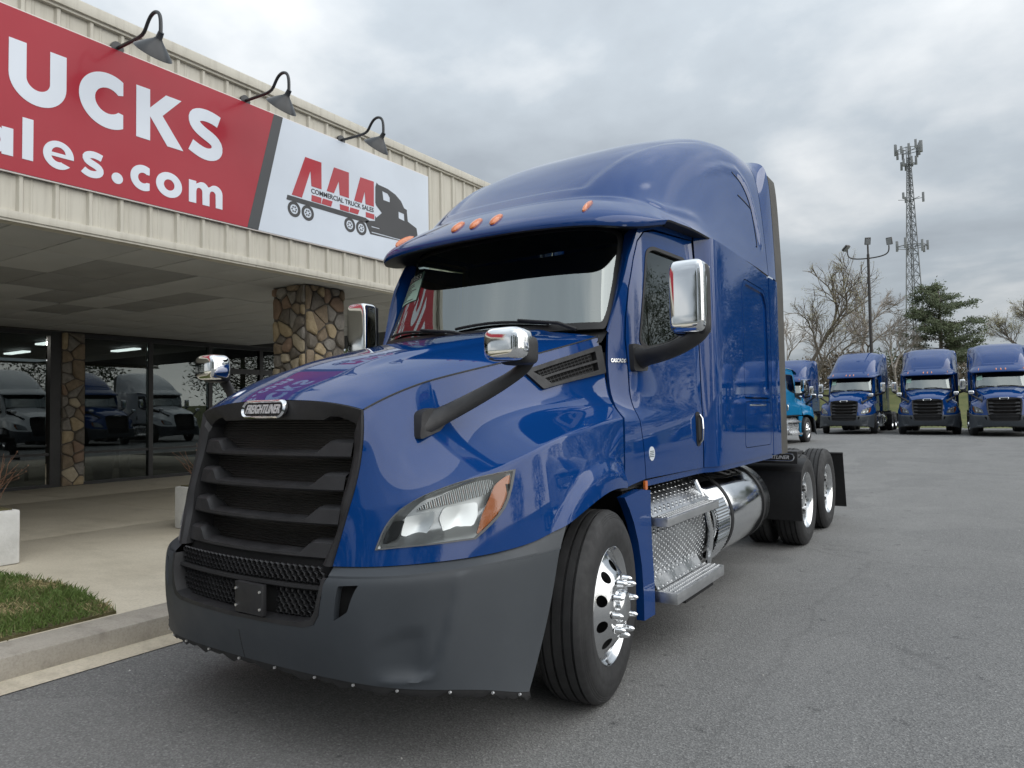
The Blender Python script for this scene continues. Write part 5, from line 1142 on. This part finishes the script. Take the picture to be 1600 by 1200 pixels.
while h < Ht-2:
    st = 2.6-1.7*h/Ht
    for k in range(3):
        j = (k+1) % 3; b.tube([leg(k, h), leg(j, h+st)], .05, 4, cap=False); b.tube([leg(j, h), leg(k, h+st)], .05, 4, cap=False); b.tube([leg(k, h+st), leg(j, h+st)], .045, 4, cap=False)
    h += st
b.build('lattice', 'steel', TW); MB().tube([T0+Vector((.2, 0, 0)), T0+Vector((.1, 0, Ht))], .09, 5).build('cable_run', 'steel', TW)
rr = random.Random(5)
for h, R_, n, hh in ((Ht-.6, 1.75, 12, 1.9), (Ht-2.9, .95, 6, 1.5), (Ht-8.6, 1.75, 3, 1.6), (Ht-16.2, 2.1, 7, 1.7)):
    c = T0+Vector((0, 0, h)); b = MB(); ring_ = [c+Vector((math.cos(a)*R_, math.sin(a)*R_, 0)) for a in np.linspace(0, 2*math.pi, 13)]
    if n > 4: b.tube(ring_, .06, 5, cap=False)
    for k in range(3):
        a = ang[k]
        for da in (-.3, .3): b.tube([c+Vector((math.cos(a)*.4, math.sin(a)*.4, -.1)), c+Vector((math.cos(a+da)*R_, math.sin(a+da)*R_, 0))], .05, 4)
    mt = b.build('antenna_mount', 'steel', TW)
    for k in range(n):
        a = 2*math.pi*k/n+rr.uniform(-.15, .15); p = c+Vector((math.cos(a)*(R_+.1), math.sin(a)*(R_+.1), rr.uniform(-.3, .5))); e = hh*rr.uniform(.6, 1.1)/2
        MB().box(p-Vector((.17, .12, e)), p+Vector((.17, .12, e)), .03).build('antenna', 'antenna', mt)
# ---------------------------------------------------------------- trees
M['bark'] = nmat('grey_brown_bark', (.16, .135, .112), (.25, .215, .185), 6, .95, bump=.6, bscale=20); M['twigs'] = nmat('bare_twigs', (.32, .28, .245), (.42, .375, .335), 3, .95)
M['bud'] = nmat('spring_buds', (.26, .24, .12), (.36, .33, .18), 1.5, .9); M['needle'] = nmat('pine_needles', (.058, .078, .038), (.115, .14, .072), 1.1, .85); M['leaf'] = nmat('evergreen_leaves', (.03, .05, .018), (.065, .085, .032), .8, .8); M['brush'] = nmat('brown_brush', (.16, .13, .095), (.24, .20, .15), 1.2, .95)
def cards(b, p, r_, n, s, R, flat=1.):
    for _ in range(n):
        q = p+Vector((R.gauss(0, r_), R.gauss(0, r_), R.gauss(0, r_*flat))); u = Vector((R.gauss(0, 1), R.gauss(0, 1), R.gauss(0, 1))).normalized()*s*R.uniform(.6, 1.3); w_ = u.orthogonal().normalized()*s*R.uniform(.25, .5)
        k = len(b.v); b.v += [tuple(q-u), tuple(q+w_), tuple(q+u), tuple(q-w_)]; b.f.append((k, k+1, k+2, k+3))
def bare(R, b, lf, p, d, L, r_, lev, up, tips, bud):
    n = 4 if lev > 2 else 3; pts = [p]; q = p
    for k in range(n): d = (d+Vector((R.gauss(0, .085), R.gauss(0, .085), R.gauss(0, .04)+up))).normalized(); q = q+d*L/n; pts.append(q)
    b.tube(pts, [r_*(1-.42*k/n) for k in range(n+1)], 7 if lev > 4 else (5 if lev > 2 else 3), cap=False)
    if lev == 0 or r_ < .004:
        if bud: cards(lf, q, .10, bud, .045, R)
        return
    m = R.choice((2, 3, 3)) if lev > 5 else R.choice((3, 3, 4))
    for k in range(m):
        t = R.uniform(.35, 1) if k else 1.; o = pts[min(n, max(1, int(t*n+.5)))]; ax = d.orthogonal().normalized(); ax.rotate(__import__('mathutils').Quaternion(d, R.uniform(0, 6.28)))
        nd = (d*math.cos(a_ := R.uniform(.28, .72))+ax*math.sin(a_)).normalized()
        bare(R, b, lf, o, nd, L*R.uniform(.60, .82), r_*(.62 if k else .74), lev-1, up*.7, tips, bud)
def bare_tree(name, az, d, H, label, seed, bud=0, lev=6, up=.05, lean=0):
    x, y = polar(az, d); z = float(gz(x, y)); R = random.Random(seed); t = empty(name, (x, y, z)); tag(t, label, 'tree', 'trees behind the lot'); b = MB(); lf = MB()
    bare(R, b, lf, Vector((x, y, z-.1)), Vector((lean, 0, 1)).normalized(), H*.27, H*.0145, lev, up, None, bud)
    b.build('trunk', 'bark' if bud else 'twigs', t, angle=None)
    if lf.v: lf.build('crown', 'bud', t, smooth=False)
    return t
bare_tree('bare_tree', -6.7, 66, 12.4, 'big leafless tree with a wide twiggy crown behind the lot light', 12, 0, 7, .03)
bare_tree('budding_tree', -10.7, 56, 12.8, 'slender budding tree just right of the blue truck', 4, 5, 6, .09)
bare_tree('bare_tree', -5.0, 58, 7.2, 'small leafless tree between the lot light and the pine', 23, 0, 6, .04, -.2)
bare_tree('bare_tree', -9.2, 62, 7.8, 'low leafless tree between the budding tree and the big bare tree', 31, 0, 6, .04, .1)
bare_tree('budding_tree', 2.3, 64, 8.6, 'rounded budding tree at the right edge behind the last truck', 8, 7, 6, .06)
bare_tree('bare_tree', -12.5, 66, 9.0, 'leafless tree glimpsed behind the cab extender', 41, 0, 6, .05)
def pine(az, d, H, label, seed, W=2.5, xy=None, full=1.):
    x, y = polar(az, d) if xy is None else xy; z = float(gz(x, y)); R = random.Random(seed); t = empty('pine_tree', (x, y, z)); tag(t, label, 'tree', 'trees behind the lot'); b = MB(); lf = MB()
    base = Vector((x, y, z-.1)); b.tube([base, base+Vector((.1, 0, H*.5)), base+Vector((.05, .1, H*.97))], [H*.022, H*.015, .03], 7, cap=False)
    n = int(46*full)
    for k in range(n):
        f = .20+.77*(k+R.random())/n; h = H*f; a = R.uniform(0, 6.28); Lb = W*math.sqrt(max(.03, 1-((f-.46)/.57)**2))*R.uniform(.55, 1.05); o = base+Vector((.05, .03, h)); dv = Vector((math.cos(a), math.sin(a), R.uniform(-.05, .28)))
        pts = [o, o+dv*Lb*.5, o+dv*Lb+Vector((0, 0, .12*Lb))]; b.tube(pts, [.05, .035, .012], 4, cap=False)
        for q in range(int(4+Lb*7)):
            s = R.uniform(.25, 1.02); p = o+dv*Lb*s+Vector((R.gauss(0, .18), R.gauss(0, .18), R.gauss(0, .1)+.06)); cards(lf, p, .15, 13, .10, R, .55)
    cards(lf, base+Vector((0, 0, H)), .25, 40, .1, R); b.build('trunk', 'bark', t, angle=None); lf.build('crown', 'needle', t, smooth=False)
pine(-2.3, 60, 7.6, 'dark green pine with layered boughs standing below the cell tower', 3, 3.1, full=1.7)
def leafy(x, y, H, W, label, seed, mt='leaf', n=170, cs=26, sz=.17, group='trees behind the lot', name='evergreen_tree'):
    z = float(gz(x, y)); R = random.Random(seed); t = empty(name, (x, y, z)); tag(t, label, 'tree' if H > 3 else 'shrub', group); b = MB(); lf = MB(); base = Vector((x, y, z-.1))
    b.tube([base, base+Vector((.1, .1, H*.45)), base+Vector((.2, 0, H*.8))], [H*.026, H*.018, H*.006], 7, cap=False)
    for k in range(n):
        a = R.uniform(0, 6.28); f = R.uniform(.16, 1); rad = W*math.sqrt(max(0, 1-((f-.5)/.52)**2))*math.sqrt(R.uniform(.15, 1.)); p = base+Vector((math.cos(a)*rad, math.sin(a)*rad, H*f)); cards(lf, p, W*.11, cs, sz, R)
        if k % 6 == 0: b.tube([base+Vector((0, 0, H*min(.75, f*.7))), p], [H*.006, .01], 4, cap=False)
    b.build('trunk', 'bark', t, angle=None); lf.build('crown', mt, t, smooth=False); return t
k = 0
for az, d, H, W in ((-12.2, 60, 2.6, 2.0), (-10.2, 64, 2.4, 2.2), (-8.2, 63, 3.0, 2.4), (-5.9, 66, 2.9, 2.6), (-4.0, 64, 2.5, 2.2), (-1.2, 66, 2.8, 2.4), (.8, 66, 2.6, 2.2), (3.0, 68, 2.6, 2.4)):
    x_, y_ = polar(az, d)
    leafy(x_, y_, H, W, ['low brown brush behind the cab extender', 'low brown brush under the budding tree', 'low brown brush left of the lot light', 'low brown brush under the big bare tree', 'low brown brush left of the pine', 'low brown brush right of the pine', 'low brown brush in the gap left of the last truck', 'low brown brush at the right edge of the picture'][k], 60+k, 'brush' if k % 3 else 'leaf', 90, 16, .16, 'brush along the bank', 'brush'); k += 1
# woods across the lot and behind the showroom: seen in reflections and through the corner glass
far = [(24, 62, 13, 5), (33, 58, 15, 6), (44, 50, 14, 6), (20, 74, 12, 5), (52, 34, 15, 6), (58, 14, 14, 6), (16, 66, 11, 4.5), (55, -8, 13, 6), (40, -34, 13, 6), (18, -42, 14, 6), (9, -36, 15, 3.2), (2, -44, 17, 3.4), (-7, -40, 13, 3.2), (27, -38, 16, 3.6)]
for i, (x_, y_, H, W) in enumerate(far): leafy(x_, y_, H, W, 'tall evergreen across the lot, mirrored in the paint, %s of fourteen' % ['one', 'two', 'three', 'four', 'five', 'six', 'seven', 'eight', 'nine', 'ten', 'eleven', 'twelve', 'thirteen', 'fourteen'][i], 90+i, 'leaf', 190, 40, .24, 'woods across the lot')
for i, (x_, y_, H, W) in enumerate(((-34, 21, 9, 3.6), (-33, 27, 10, 4.2), (-38, 33, 10, 4.5), (-30, 17, 8, 3), (-42, 24, 11, 4.6))): leafy(x_, y_, H, W, ['evergreen behind the showroom seen through the corner glass, nearest the grille', 'evergreen seen through the corner glass beside the stone pillar', 'far evergreen seen through the corner glass', 'small evergreen seen low through the corner glass', 'farthest evergreen seen through the corner glass'][i], 120+i, 'leaf', 110, 22, .24, 'trees behind the showroom')
